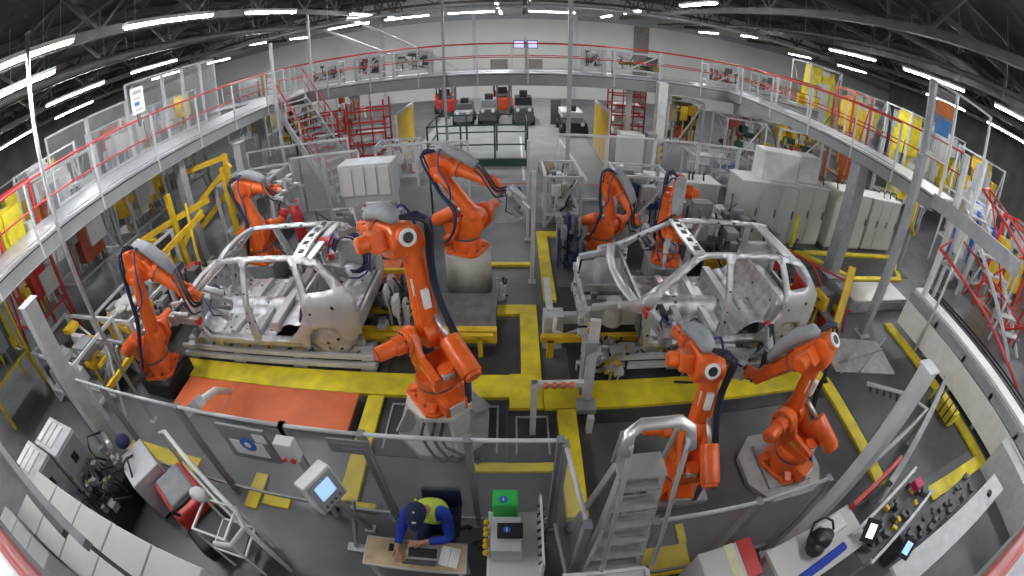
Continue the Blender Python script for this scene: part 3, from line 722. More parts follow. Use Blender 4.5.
    for sg in (-1, 1):
        m = MB(); m.ball(Wp(3.42, sg*.66, .12), .42, (1, .45, 1), 20)
        m.obj('wheelhouse', STEEL2, t)
        m = MB(); m.bb(X0-.05, X0+.85, YC+sg*.44-.045, YC+sg*.44+.045, Z0+.12, Z0+.25); m.disc(Wp(.42, sg*.55, .42), (0, 0, 1), .14, .40, 20, .11)
        m.beam(Wp(.08, sg*.70, .60), Wp(.66, sg*.76, .70), .07, .09); m.beam(Wp(.08, sg*.70, .60), Wp(.0, sg*.46, .25), .05, .06)
        m._add([Wp(.05, sg*.5, .2), Wp(.8, sg*.52, .2), Wp(.8, sg*.62, .62), Wp(.12, sg*.60, .58)], [(0, 1, 2, 3)]); 
        m.obj('front_rail', STEEL, t, bevel=.01)
    m = MB(); m.beam(Wp(.02, -.72, .42), Wp(.02, .72, .42), .05, .14); m.beam(Wp(.0, -.5, .2), Wp(.0, .5, .2), .07, .1); m.obj('front_crossbar', STEEL2, t, bevel=.01)
    m = MB()
    for sg in (-1, 1):
        m.path([Wp(4.0, sg*.68, .15), Wp(4.02, sg*.70, .7), Wp(3.84, sg*.68, .92), Wp(3.36, sg*.56, 1.26)], .055, 8)
        m.path([Wp(3.0, sg*.70, .34), Wp(3.0, sg*.68, .75)], .05, 8)
    m.beam(Wp(4.03, -.72, .30), Wp(4.03, .72, .30), .05, .22); m.beam(Wp(3.28, -.58, 1.31), Wp(3.28, .58, 1.31), .16, .05)
    m.obj('tail_frame', STEEL, t, bevel=.01)
    m = MB(); m._add([Wp(2.86, -.75, .34), Wp(2.86, .75, .34), Wp(3.02, .70, .78), Wp(3.02, -.70, .78), Wp(2.88, -.75, .34), Wp(2.88, .75, .34), Wp(3.05, .70, .78), Wp(3.05, -.70, .78)], [(0, 1, 2, 3), (7, 6, 5, 4), (3, 2, 6, 7), (0, 4, 5, 1)])
    m.obj('seat_bulkhead', STEEL2, t)
    # roof headers
    def hdr(x, wd, z, slots):
        m = MB(); n = 10
        pts = [Wp(x-.05*(1-(2*k/n-1)**2), -.57+1.14*k/n, z+.035*(1-(2*k/n-1)**2)) for k in range(n+1)]
        for k in range(n): m.beam(pts[k], pts[k+1], wd, .035)
        h = m.obj('roof_header', STEEL, t)
        if slots:
            m = MB()
            for k in range(1, n, 2): m.box(Vector(pts[k])+V(.0, .03, .022), (wd*.42, .10, .008))
            for k in range(2, n-1, 2): m.disc(Vector(pts[k])+V(wd*.28, .03, .022), (0, 0, 1), .016, .008, 10)
            m.obj('slots', BLACK, h)
    hdr(1.56, .20 if header == 'front' else .10, 1.345, header == 'front'); hdr(3.1, .20 if header == 'rear' else .10, 1.345, header == 'rear')
    # dark weld holes on the sides
    for sg in (-1, 1):
        m = MB()
        for x, z, r in ((.86, .5, .02), (2.05, .45, .022), (2.05, .9, .02), (2.05, .62, .014), (3.25, .62, .02), (3.7, .7, .03), (.87, .25, .02)):
            m.disc(Wp(x, sg*(yin(x, z)+.027), z), (0, 1, 0), r, .006, 12)
        m.obj('weld_holes', BLACK, t)
    return t
car_body('bare metal car body shell on the carrier next to the central robot', -6.05, 5.42, .50, 'rear')
car_body('bare metal car body shell with a broad slotted windscreen header, before the white cabinets', .98, 5.42, .50, 'front')

def carrier(label, x0, x1, yc, y2):
    t = thing('body_carrier', label, 'carrier', ((x0+x1)/2, yc, 0))
    for y in (yc-.62, yc+.62): MB().bb(x0, x1, y-.06, y+.06, .22, .36).obj('long_beam', LGREY, t, bevel=.008)
    for x in (x0+.1, x0+(x1-x0)*.33, x0+(x1-x0)*.66, x1-.1):
        MB().bb(x-.05, x+.05, yc-.8, yc+.8, .12, .22).obj('cross_beam', LGREY, t, bevel=.006)
        for sg in (-1, 1):
            m = MB(); m.bb(x-.09, x+.09, yc+sg*.72-.07, yc+sg*.72+.07, 0, .30); m.bb(x-.13, x+.13, yc+sg*.74-.10, yc+sg*.74+.10, 0, .03)
            m.obj('leg', LGREY, t, bevel=.006)
    MB().bb(x0-.05, x1+.05, yc-.88, yc-.80, .10, .18).bb(x0-.05, x1+.05, yc-.86, yc-.80, .26, .34).obj('side_rail', LGREY, t)
    m = MB()
    for k in range(7):
        x = x0+.2+(x1-x0-.4)*k/6
        for sg in (-1, 1): m.bb(x-.05, x+.05, yc+sg*.60-.05, yc+sg*.60+.05, .36, .48); m.disc((x+.08, yc+sg*.66, .44), (0, 0, 1), .03, .1, 10)
    m.obj('clamp', GALV, t)
    m = MB()
    for k in range(6):
        x = x0+.35+(x1-x0-.6)*k/6; m.box((x, yc-.78, .30), (.05, .05, .05)); m.box((x+.12, yc-.77, .40), (.04, .06, .10))
    m.obj('clamp_head', YEL2, t)
    m = MB()
    for k in range(8):
        x = x0+.3+(x1-x0-.5)*k/8; m.path([(x, yc-.7, .33), (x+.1, yc-.82, .28), (x+.25, yc-.80, .2), (x+.4, yc-.7, .3)], .012, 6)
    m.obj('hoses', CABLE, t)
    return t
carrier('pale steel carrier with clamps under the first car body', -5.95, -2.1, 5.42, 0)
carrier('pale steel carrier with clamps under the car body before the cabinets', 1.15, 5.1, 5.42, 0)
def yframe(label, segs, w=.09, m=YEL2, name='yellow_beam_frame', cat='steel frame', h=None):
    q = MB()
    for a, b in segs: q.beam(a, b, w, h or w)
    q.obj(name, m, label=label, cat=cat)
yframe('yellow roller beam on legs in front of the first car body tail', [((-3.3, 4.98, .40), (-.3, 4.98, .40)), ((-3.2, 4.98, 0), (-3.2, 4.98, .4)), ((-1.9, 4.98, 0), (-1.9, 4.98, .4)), ((-.5, 4.98, 0), (-.5, 4.98, .4))], .07)
yframe('yellow trestle with slanting leg beside the central robot elbow', [((-2.7, 5.6, .42), (-1.75, 5.6, .42)), ((-2.7, 5.6, .42), (-2.45, 6.25, .75)), ((-2.45, 6.3, .75), (-1.8, 6.3, .75)), ((-1.8, 6.3, 0), (-1.7, 6.5, 1.5)), ((-2.7, 5.6, 0), (-2.7, 5.6, .42))], .075)
yframe('broad pale yellow upright board behind the central robot arm', [((-1.68, 5.62, .3), (-1.60, 6.5, 1.25))], .2, YEL, 'yellow_guide_board', 'board', .03)
yframe('yellow roller beam in front of the second car body nose', [((.40, 4.98, .36), (2.1, 4.98, .36)), ((.55, 4.98, 0), (.55, 4.98, .36)), ((1.3, 4.98, 0), (1.3, 4.98, .36))], .10)
yframe('yellow beam along the second carrier tail', [((2.6, 4.93, .12), (5.0, 4.93, .12))], .06)
yframe('tall slanting yellow post behind the last robot', [((5.35, 4.3, .0), (6.1, 5.2, 1.5))], .14)
yframe('thin yellow upright in front of the white cabinets', [((7.0, 8.35, 0), (7.0, 8.35, 1.15))], .08, YEL, 'yellow_upright', 'post')
t = thing('orange_terminal_box', 'orange box on a dark stand beside the central robot elbow', 'box', (-2.2, 6.35, 0))
MB().bb(-2.42, -1.98, 6.15, 6.75, .55, .72).obj('box', ORANGE_OLD, t, bevel=.01)
MB().bb(-2.38, -2.02, 6.2, 6.7, 0, .55).obj('stand', BLACK, t)
t = thing('clamp_block', 'white clamp block holding the nose of the second car body', 'clamp', (.85, 5.35, 0))
m = MB(); m.bb(.45, .75, 5.15, 5.4, .0, .62); m.bb(.75, 1.1, 5.2, 5.3, .45, .62); m.bb(.5, .6, 5.3, 6.2, .55, .65); m.obj('block', LGREY, t, bevel=.01)
MB().path([(.62, 5.12, .62), (.6, 5.05, .45), (.75, 5.05, .35), (.98, 5.1, .4)], .035, 10).obj('hook', WHITE, t)
t = thing('pneumatic_stand', 'white slanting pneumatic arm standing before the second carrier', 'stand', (1.0, 4.05, 0))
MB().beam((.98, 3.98, .1), (1.02, 4.25, 1.25), .13, .10).obj('arm', LGREY, t, bevel=.008)
MB().bb(.84, 1.1, 3.78, 4.0, 0, .1).bb(.9, 1.06, 4.1, 4.3, 0, 1.0).obj('base', GREYP, t)
m = MB()
for k in range(5): m.box((.98+.01*k, 4.3, .75+.1*k), (.16, .05, .04), .2)
m.obj('valves', YEL2, t)

# ================================================================ fence round the cell, worker post
def fence(label, pts, z1=1.62, posts=None, fill=PLEX, kick=.15, railr=.02, group=None):
    t = thing('safety_fence', label, 'fence', (pts[0][0], pts[0][1], 0), group=group)
    for i in range(len(pts)-1):
        a, b = V(*pts[i], 0), V(*pts[i+1], 0); d = (b-a).normalized()
        MB().tube(a+V(0, 0, z1), b+V(0, 0, z1), railr, n=8).obj('top_rail', LGREY, t)
        MB().beam(a+V(0, 0, kick), b+V(0, 0, kick), .03, .04).obj('bottom_rail', GREYP, t)
        zc = (z1+kick)/2; MB().beam(a+d*.03+V(0, 0, zc), b-d*.03+V(0, 0, zc), .006, z1-kick-.05).obj('clear_panel', fill, t)
    for x, y in (posts if posts is not None else pts):
        m = MB(); m.bb(x-.03, x+.03, y-.04, y+.04, 0, z1+.02); m.bb(x-.06, x+.06, y-.06, y+.06, 0, .015); m.obj('post', MIDG, t)
    return t
fence('long low clear-panelled fence in front of the orange platform', [(-6.9, 2.16), (-5.2, 2.16), (-3.55, 2.16), (-2.1, 2.16)])
fence('clear-panelled fence with a grey plate, behind the worker', [(-2.1, 2.16), (-1.30, 2.16), (-.38, 2.16), (.38, 2.15)])
fence('short clear fence panel running out beside the raised narrow yellow duct', [(.42, 2.12), (.52, 1.36)], 1.6)
fence('low clear fence in front of the two robots by the ladder', [(1.06, 1.38), (2.0, 1.38), (2.85, 1.42)], 1.5)
t = thing('sign_plate', 'grey name plate fixed on the fence behind the worker', 'sign', (-1.4, 2.1, 1.4))
MB().box((-1.42, 2.10, 1.5), (.40, .015, .2), R(0)).obj('plate', mat('plate_grey', (.24, .235, .26), .4), t)
MB().box((-1.42, 2.088, 1.54), (.3, .006, .02)).box((-1.42, 2.088, 1.48), (.34, .006, .015)).box((-1.42, 2.088, 1.45), (.2, .006, .015)).obj('print', MIDG, t)
t = thing('fence_gate', 'grey gate frame with an orange-spotted top bar beside the yellow junction', 'gate', (.45, 3.5, 0))
m = MB(); m.bb(.20, .27, 3.45, 3.53, 0, .95); m.bb(.92, 1.0, 3.45, 3.53, 0, .3); m.obj('post', LGREY, t)
MB().bb(.2, .8, 3.46, 3.52, .88, .95).obj('top_bar', LGREY, t)
m = MB()
for k in range(4): m.disc((.36+.1*k, 3.45, .93), (0, 0, 1), .03, .06, 12)
m.obj('knobs', ORANGE_OLD, t)

# worker's desk
t = thing('work_desk', 'small pale wooden-topped desk where the worker sits', 'desk', (-.89, 1.43, 0))
MB().bb(-1.34, -.43, 1.28, 1.57, .72, .75).obj('desk_top', WOOD, t, bevel=.006)
m = MB()
for a in ((-1.35, -.42, 1.27, 1.285), (-1.35, -.42, 1.565, 1.58), (-1.355, -1.34, 1.27, 1.58), (-.43, -.415, 1.27, 1.58)): m.bb(*a, .715, .755)
m.obj('edge_band', OFFW, t)
for x in (-1.3, -.47):
    for y in (1.31, 1.54): MB().bb(x-.02, x+.02, y-.02, y+.02, 0, .72).obj('leg', LGREY, t)
t = thing('laptop', 'open dark grey laptop in front of the worker', 'laptop', (-.81, 1.46, .75))
MB().bb(-.95, -.67, 1.38, 1.53, .75, .765).obj('base', GREYP, t, bevel=.003)
MB().bb(-.94, -.68, 1.40, 1.50, .765, .768).obj('keyboard', BLACK, t)
MB(Matrix.Translation((-.81, 1.375, .765)) @ Matrix.Rotation(R(35), 4, 'X')).bb(-.14, .14, -.008, .0, 0, .17).obj('screen_lid', DGREY, t)
t = thing('notebook', 'open white notebook with handwriting lines beside the laptop', 'notebook', (-.56, 1.43, .75))
M = Matrix.Translation((-.565, 1.43, .75)) @ Matrix.Rotation(R(-10), 4, 'Z')
MB(M).bb(-.085, -.003, -.10, .10, 0, .012).bb(.003, .085, -.10, .10, 0, .012).obj('pages', PAPER, t)
m = MB(M)
for k in range(8): m.bb(-.075, -.015, -.08+.022*k, -.077+.022*k, .0121, .0125); m.bb(.015, .07, -.08+.022*k, -.077+.022*k, .0121, .0125)
m.obj('ink_lines', GREYP, t)
MB().bb(-1.13, -1.085, 1.44, 1.52, .75, .76).obj('mobile_phone', BLACK, label='black mobile phone lying on the desk by the worker\'s hand', cat='phone', bevel=.004)
t = thing('office_chair', 'black office chair under the worker', 'chair', (-.74, 2.0, 0))
MB().bb(-.95, -.53, 1.78, 2.2, .42, .49).obj('seat', BLACK, t, bevel=.03)
MB(Matrix.Translation((-.72, 2.14, .47)) @ Matrix.Rotation(R(-8), 4, 'X')).bb(-.2, .2, -.03, .03, .0, .30).obj('backrest', NAVY, t, bevel=.03)
MB().tube((-.74, 2.0, .1), (-.74, 2.0, .42), .03).obj('gas_column', DGREY, t)
m = MB()
for k in range(5): a = R(72*k+20); m.beam((-.74, 2.0, .1), (-.74+.27*math.cos(a), 2.0+.27*math.sin(a), .06), .04); m.ball((-.74+.27*math.cos(a), 2.0+.27*math.sin(a), .03), .03)
m.obj('star_base', BLACK, t)

def skin(name, chains, m, parent, lv=1, root=0):
    """one continuous body grown along connected joints; chains: list of lists of (x,y,z,r) sharing points"""
    bm = bmesh.new(); idx = {}; rad = []
    def vert(p):
        k = tuple(round(c, 4) for c in p[:3])
        if k not in idx: idx[k] = bm.verts.new(V(*p[:3])-OFF[parent.name]); rad.append(p[3])
        return idx[k]
    for ch in chains:
        vs = [vert(p) for p in ch]
        for a, b in zip(vs, vs[1:]):
            if a is not b and bm.edges.get((a, b)) is None: bm.edges.new((a, b))
    me = bpy.data.meshes.new(name); bm.to_mesh(me); bm.free(); me.materials.append(m)
    o = bpy.data.objects.new(name, me); COL.objects.link(o); o.parent = parent; OFF[o.name] = OFF[parent.name]
    sk = o.modifiers.new('skin', 'SKIN'); sk.use_smooth_shade = True; sk.branch_smoothing = .3
    if not me.skin_vertices: me.attributes  # layer is made with the modifier
    for i, r in enumerate(rad):
        q = me.skin_vertices[0].data[i]; q.radius = (r, r) if not isinstance(r, tuple) else r; q.use_root = i == root
    s2 = o.modifiers.new('subsurf', 'SUBSURF'); s2.levels = lv; s2.render_levels = lv+1
    return o
def worker():
    t = thing('person', 'seated worker in dark blue cap, yellow safety vest and blue sleeves writing at the desk', 'person', (-.77, 1.95, 0))
    P0 = (-.75, 2.02, .52); ch = (-.78, 1.84, .86); nk = (-.80, 1.77, 1.03); hd = (-.815, 1.68, 1.13)
    shL, shR = (-.955, 1.80, .97), (-.605, 1.80, .97)       # the picture's left and right shoulders
    elL, elR = (-1.03, 1.63, .80), (-.57, 1.60, .80); wrL, wrR = (-1.04, 1.455, .79), (-.83, 1.545, .80)
    # body (skin): neck, forearms end and hands with five fingers, continuous through the clothed trunk
    def hand(w, d, side):
        w = V(*w); d = V(*d).normalized(); sd = V(0, 0, 1).cross(d)*side; out = []
        palm = w+d*.045
        for k, (off, ln) in enumerate(((-.028, .062), (-.010, .072), (.010, .068), (.028, .054))):
            b = palm+sd*off*.8+d*.015; c = b+d*ln*.5+V(0, 0, .006)+sd*off*.1; e = c+d*ln*.45+V(0, 0, -.016)
            out.append([(*palm, .018), (*b, .010), (*c, .0088), (*e, .0075)])
        b = w+d*.02+sd*(-.03); c = b+d*.03+sd*(-.014); out.append([(*w, .017), (*b, .011), (*c, .009), (*(c+d*.018+V(0, 0, -.008)), .008)])
        return [[(*w, .020), (*palm, .022)]]+[[(*palm, .022)]+o[1:] for o in out[:4]]+[out[4]]
    L = [[(*P0, .13), (-.765, 1.95, .68, .12), (*ch, .13), (*nk, .055), (*hd, .05)],
         [(*ch, .13), (*shL, .052), (*elL, .038), (-1.04, 1.51, .79, .026), (*wrL, .020)],
         [(*ch, .13), (*shR, .052), (*elR, .038), (-.75, 1.565, .80, .027), (*wrR, .020)],
         [(*P0, .13), (-.86, 1.95, .50, .075), (-.88, 1.60, .52, .055), (-.88, 1.62, .30, .045), (-.88, 1.66, .09, .035)],
         [(*P0, .13), (-.64, 1.95, .50, .075), (-.62, 1.60, .52, .055), (-.62, 1.62, .30, .045), (-.62, 1.66, .09, .035)]]
    L += hand(wrL, (.25, -1, -.1), 1)+hand(wrR, (-1, -.25, -.1), -1)
    skin('body', L, SKIN, t)
    # head with face
    m = MB(Matrix.Translation((-.815, 1.665, 1.155)) @ Matrix.Rotation(R(22), 4, 'X'))
    m.ball((0, 0, 0), .092, (.86, 1.04, 1.18), 20); m.ball((0, -.045, -.055), .055, (.9, .8, .8), 14)
    m.tube((0, -.085, .0), (0, -.112, -.028), .010, .016, 10); m.ball((0, -.106, -.03), .015, n=8)
    for s in (-1, 1): m.ball((s*.080, .008, -.01), .022, (.4, .8, 1.2), 8)
    h = m.obj('head', SKIN, t)
    m = MB(Matrix.Translation((-.815, 1.665, 1.155)) @ Matrix.Rotation(R(22), 4, 'X'))
    for s in (-1, 1): m.ball((s*.032, -.082, .012), .010, n=8)
    m.obj('eyes', BLACK, h)
    m = MB(Matrix.Translation((-.815, 1.665, 1.155)) @ Matrix.Rotation(R(22), 4, 'X')); m.box((0, -.092, -.058), (.038, .012, .006)); m.obj('mouth', mat('lips', (.35, .10, .08), .5), h)
    m = MB(Matrix.Translation((-.815, 1.668, 1.155)) @ Matrix.Rotation(R(22), 4, 'X')); m.ball((0, .022, -.012), .096, (.86, .95, 1.05), 16); m.obj('hair', mat('dark_hair', (.03, .02, .015), .7), t)
    C = Matrix.Translation((-.815, 1.665, 1.165)) @ Matrix.Rotation(R(22), 4, 'X')
    m = MB(C); m.ball((0, .004, .045), .102, (.90, 1.04, .78), 22)
    m.path([(-.07, -.07, .050), (-.04, -.135, .040), (0, -.155, .040), (.04, -.135, .040), (.07, -.07, .050)], .012, 8); m._add([(-.075, -.06, .052), (-.045, -.135, .042), (0, -.158, .042), (.045, -.135, .042), (.075, -.06, .052)], [(0, 1, 2, 3, 4)])
    c = m.obj('cap', NAVY, t)
    MB(C).box((0, -.085, .088), (.035, .012, .016), Matrix.Rotation(R(-40), 3, 'X')).disc((.0, 0, .126), (0, 0, 1), .008, .006, 8).obj('cap_badge', PAPER, c)
    # blue jumper: trunk and sleeves
    skin('blue_jumper', [[(-.755, 2.0, .56, .145), (-.765, 1.95, .68, .135), (*ch, .142), (-.795, 1.785, 1.0, .066)],
         [(*ch, .142), (*shL, .066), (*elL, .052), (-1.04, 1.50, .795, .036)], [(*ch, .142), (*shR, .066), (*elR, .052), (-.77, 1.56, .80, .037)]], BLUECL, t)
    skin('safety_vest', [[(-.755, 2.0, .60, .158), (-.765, 1.95, .70, .156), (-.78, 1.85, .86, .168), (-.795, 1.79, .99, .105)],
         [(-.78, 1.85, .86, .168), (-.93, 1.80, .975, .096)], [(-.78, 1.85, .86, .168), (-.635, 1.80, .975, .096)]], VESTM, t)
    skin('trousers', [[(*P0, .145), (-.86, 1.95, .50, .088), (-.88, 1.60, .52, .068), (-.88, 1.62, .30, .058), (-.88, 1.66, .10, .05)],
         [(*P0, .145), (-.64, 1.95, .50, .088), (-.62, 1.60, .52, .068), (-.62, 1.62, .30, .058), (-.62, 1.66, .10, .05)]], NAVY, t)
    for x in (-.88, -.62): MB().ball((x, 1.63, .04), .055, (.85, 2.0, .8), 12).obj('shoe', BLACK, t)
worker()

# trolley with the green box
t = thing('tool_trolley', 'white framed trolley holding the green box and dark screen', 'trolley', (0, 1.55, 0))
m = MB()
for x in (-.22, .22):
    for y in (1.2, 1.85): m.bb(x-.012, x+.012, y-.012, y+.012, .08, .9 if x < 0 else 1.25)
for z in (.35, .88):
    for y in (1.2, 1.85): m.bb(-.22, .22, y-.01, y+.01, z-.012, z+.012)
    for x in (-.22, .22): m.bb(x-.01, x+.01, 1.2, 1.85, z-.012, z+.012)
m.bb(.21, .23, 1.2, 1.86, 1.23, 1.25)
m.obj('frame', WHITE, t)
MB().bb(-.21, .21, 1.21, 1.84, .87, .885).bb(-.21, .21, 1.21, 1.84, .34, .35).obj('shelf', OFFW, t)
for x in (-.22, .22):
    for y in (1.2, 1.85): MB().disc((x, y, .04), (1, 0, 0), .04, .025, 14).obj('caster', BLACK, t)
m = MB()
for k in range(7): y = 1.28+.08*k; m.path([(.23, y, 1.22), (.19, y+.03, 1.15), (.26, y+.05, 1.05), (.2, y+.02, .95)], .008, 6)
m.obj('hanging_leads', CABLE, t)
t = thing('green_box', 'bright green box with a round blue badge on the trolley', 'box', (-.07, 1.86, 1.0))
MB().bb(-.18, .03, 1.74, 1.9, .89, 1.25).obj('case', GREEN, t, bevel=.01)
MB().disc((-.09, 1.8, 1.252), (0, 0, 1), .035, .006, 20).obj('badge', BLUE, t); MB().box((-.09, 1.8, 1.256), (.01, .035, .004)).obj('white_mark', PAPER, t)
t = thing('instrument_case', 'grey instrument with a dark screen on the trolley below the green box', 'instrument', (-.07, 1.5, .9))
MB().bb(-.19, .06, 1.36, 1.7, .89, 1.12).obj('case', LGREY, t, bevel=.01)
MB().bb(-.14, .07, 1.48, 1.62, 1.12, 1.16).obj('screen_block', BLACK, t, bevel=.006)
MB().disc((-.06, 1.55, 1.162), (0, 0, 1), .028, .006, 20).obj('badge', BLUE, t); MB().box((-.06, 1.55, 1.166), (.008, .03, .004)).obj('white_mark', PAPER, t)
m = MB()
for k in range(6): m.ball((-.24, 1.42+.06*k, .93+.02*(k % 2)), .03, n=8)
m.obj('trigger_bundle', [YEL2], label='yellowish bundle of connectors hanging on the trolley side', cat='connectors')
MB().path([(-.25, 1.5, .92), (-.35, 1.6, .6), (-.3, 1.75, .2), (-.45, 1.9, .02), (-.2, 2.0, .02)], .015, 8).obj('power_cable', CABLE, label='black cable dropping from the trolley to the floor', cat='cable')

# aluminium step ladder platform
def ladder():
    t = thing('step_ladder', 'tall aluminium platform ladder standing in front of the robots', 'ladder', (.8, 1.2, 0))
    B0, B1, T0, T1 = V(.50, 1.14, 0), V(1.12, 1.14, 0), V(.70, 1.50, 2.05), V(.98, 1.50, 2.05)
    for a, b in ((B0, T0), (B1, T1)): MB().beam(a, b, .035, .085).obj('stile', ALU, t)
    for k in range(9):
        u = (k+.8)/9.2; a, b = B0.lerp(T0, u), B1.lerp(T1, u); c = (a+b)/2
        m = MB(); m.box((c.x, c.y, c.z), ((b-a).length, .13, .025)); 
        for j in range(3): m.box((c.x, c.y-.045+.045*j, c.z+.015), ((b-a).length-.03, .008, .006))
        m.obj('tread', GALV, t)
    MB().box((.84, 1.56, 2.06), (.34, .20, .03)).obj('platform', ALU, t, bevel=.004)
    for x in (.70, .98): MB().beam((x, 1.62, 2.05), (x+(-.12 if x < .8 else .12), 2.05, 0), .03, .05).obj('rear_leg', ALU, t)
    # guard loop
    for x, s in ((.66, -1), (1.02, 1)):
        MB().path([(x+s*.02, 1.08, 1.3), (x, 1.34, 2.15), (x, 1.42, 2.50), (x, 1.50, 2.56), (x, 1.60, 2.4), (x, 1.62, 2.06)], .018, 8).obj('guard_tube', ALU, t)
    MB().path([(.62, 1.40, 2.44), (.65, 1.47, 2.56), (.72, 1.50, 2.60), (.96, 1.50, 2.60), (1.03, 1.47, 2.56), (1.05, 1.40, 2.44)], .04, 10, sq=.5).obj('top_guard', ALU, t)
    m = MB()
    for x, y in ((.50, 1.14), (1.12, 1.14), (.58, 2.05), (1.10, 2.05)): m.bb(x-.03, x+.03, y-.05, y+.05, 0, .05)
    m.obj('rubber_feet', BLACK, t)
ladder()
t = thing('white_tray', 'white framed tray with glossy sheets at the foot of the ladder', 'tray', (.75, .85, .6))
z = .95
m = MB()
for a in ((.36, 1.12, 1.17, 1.20), (.36, .39, .9, 1.20), (1.09, 1.12, .9, 1.20), (.36, 1.12, .88, .91)): m.bb(*a, z-.06, z)
m.obj('rim', WHITE, t)
MB().bb(.39, 1.09, .91, 1.17, z-.06, z-.03).bb(.62, .93, .92, 1.16, z-.03, z-.02).obj('sheets', mat('glossy_sheet', (.62, .66, .64), .15), t)
for x in (.38, 1.1): MB().bb(x-.015, x+.015, .9, .93, 0, z-.06).bb(x-.015, x+.015, 1.16, 1.19, 0, z-.06).obj('leg', LGREY, t)

# touch screen on its stand
t = thing('touch_screen_terminal', 'white operator terminal with a lit blue screen on a tubular stand', 'control terminal', (-1.68, 1.75, 0))
M = Matrix.Translation((-1.66, 1.74, 1.30)) @ Matrix.Rotation(R(-28), 4, 'Z') @ Matrix.Rotation(R(-14), 4, 'Y')
MB(M).bb(-.10, .06, -.17, .17, -.19, .19).obj('housing', WHITE, t, bevel=.012)
MB(M).bb(.06, .075, -.15, .15, -.17, .17).obj('front_bezel', GREYP, t)
MB(M).bb(.074, .08, -.09, .09, -.05, .12).obj('screen', SCREEN, t)
m = MB(M)
for k in range(4): m.disc((.08, -.09+.06*k, -.12), (1, 0, 0), .014, .02, 10)
m.obj('buttons', DGREY, t)
m = MB(); m.beam((-1.64, 1.76, 1.2), (-1.60, 1.98, 0.02), .05); m.beam((-1.60, 1.98, .7), (-1.72, 1.72, .02), .04); m.bb(-1.82, -1.62, 1.66, 1.76, 0, .025); m.bb(-1.66, -1.54, 1.93, 2.03, 0, .025)
m.obj('stand', GALV, t)
t = thing('notice_board', 'dark board with a round blue sign and papers hung on the fence', 'notice board', (-2.6, 2.1, 1.0))
MB().box((-2.62, 2.09, 1.32), (.62, .03, .52)).obj('board', MIDG, t)
MB().box((-2.62, 2.07, 1.26), (.44, .01, .22)).box((-2.40, 2.07, 1.46), (.14, .01, .12)).obj('papers', PAPER, t)
MB().disc((-2.60, 2.062, 1.34), (0, 1, 0), .10, .01, 24).obj('round_sign', BLUE, t); MB().disc((-2.60, 2.056, 1.34), (0, 1, 0), .04, .006, 12).obj('white_mark', PAPER, t)
t = thing('control_box', 'small white control box with coloured buttons beside the blue round sign', 'control box', (-2.05, 2.05, 1.1))
MB().box((-2.05, 2.02, 1.45), (.2, .12, .26)).obj('box', OFFW, t, bevel=.01)
m = MB(); m.disc((-2.0, 1.95, 1.36), (0, 1, 0), .03, .03, 12); m.disc((-2.1, 1.95, 1.36), (0, 1, 0), .025, .03, 12); m.obj('red_buttons', RED, t)
MB().beam((-2.05, 2.09, 0), (-2.05, 2.09, 1.35), .05).obj('post', GREYP, t)
MB().path([(-4.15, 3.55, .4), (-3.9, 3.1, .9), (-3.35, 2.3, 1.55)], .05, 10).obj('jointed_lever', WHITE, label='white jointed arm rising over the orange platform', cat='lever')
MB().beam((-4.2, 2.6, .9), (-3.1, 2.2, 1.75), .09, .12).obj('slanting_rail', LGREY, label='pale slanting rail leaning over the orange platform edge', cat='rail')

# red topped machine and the white tube barrier
def cart():
    t = thing('floor_scrubber', 'red and black walk-behind machine with a grey lid beside the white tube barrier', 'cleaning machine', (-3.9, 1.5, 0))
    M = Matrix.Translation((-3.95, 1.62, 0)) @ Matrix.Rotation(R(-28), 4, 'Z')
    MB(M).bb(-.42, .36, -.28, .28, .12, .62).obj('body', RED, t, bevel=.05, seg=3)
    MB(M).bb(-.34, .22, -.22, .22, .62, .70).obj('lid', MIDG, t, bevel=.04, seg=3)
    MB(M).bb(.34, .78, -.30, .30, .10, .42).obj('rear_tank', BLACK, t, bevel=.06, seg=3)
    MB(M).path([(.3, -.2, .6), (.55, -.2, .95), (.62, 0, 1.0), (.55, .2, .95), (.3, .2, .6)], .025, 8).obj('handle', BLACK, t)
    m = MB(M)
    for x, y in ((-.3, -.28), (-.3, .28), (.5, -.3), (.5, .3)): m.disc((x, y, .1), (0, 1, 0), .10, .06, 16)
    m.obj('wheels', BLACK, t)
cart()
t = thing('grey_tool_chest', 'pale grey tool chest with black bag on top near the dark cable machine', 'tool chest', (-4.85, 1.75, 0))
M = Matrix.Translation((-4.75, 1.72, 0)) @ Matrix.Rotation(R(-25), 4, 'Z')
MB(M).bb(-.35, .32, -.26, .26, .05, .78).obj('body', LGREY, t, bevel=.01)
m = MB(M)
for k in range(4): m.bb(-.30, .28, -.275, -.26, .12+.16*k, .25+.16*k)
m.obj('drawer', GREYP, t)
MB(M).bb(-.35, .32, -.24, .24, 0, .05).obj('plinth', BLACK, t)
MB().ball((-5.15, 1.9, .88), .12, (1.2, 1, .8), 12).obj('black_helmet', NAVY, label='dark rounded bundle on the end of the pale grey tool chest', cat='bundle')
t = thing('tube_barrier', 'white bent tube barrier beside the red machine', 'barrier', (-3.4, 1.75, 0))
MB().path([(-4.2, 2.08, 0), (-4.2, 2.08, 1.12), (-4.05, 2.08, 1.18), (-2.55, 1.36, 1.18), (-2.45, 1.25, 1.1), (-2.55, 1.02, 1.08), (-2.75, .98, 1.08)], .028, 10).obj('top_tube', WHITE, t)
MB().path([(-2.45, 1.25, 0), (-2.45, 1.25, 1.1)], .028, 10).path([(-3.1, 1.62, 0), (-3.1, 1.62, 1.16)], .024, 10).obj('leg', WHITE, t)
MB().path([(-4.2, 2.08, .55), (-2.45, 1.25, .55)], .02, 8).obj('middle_tube', WHITE, t)
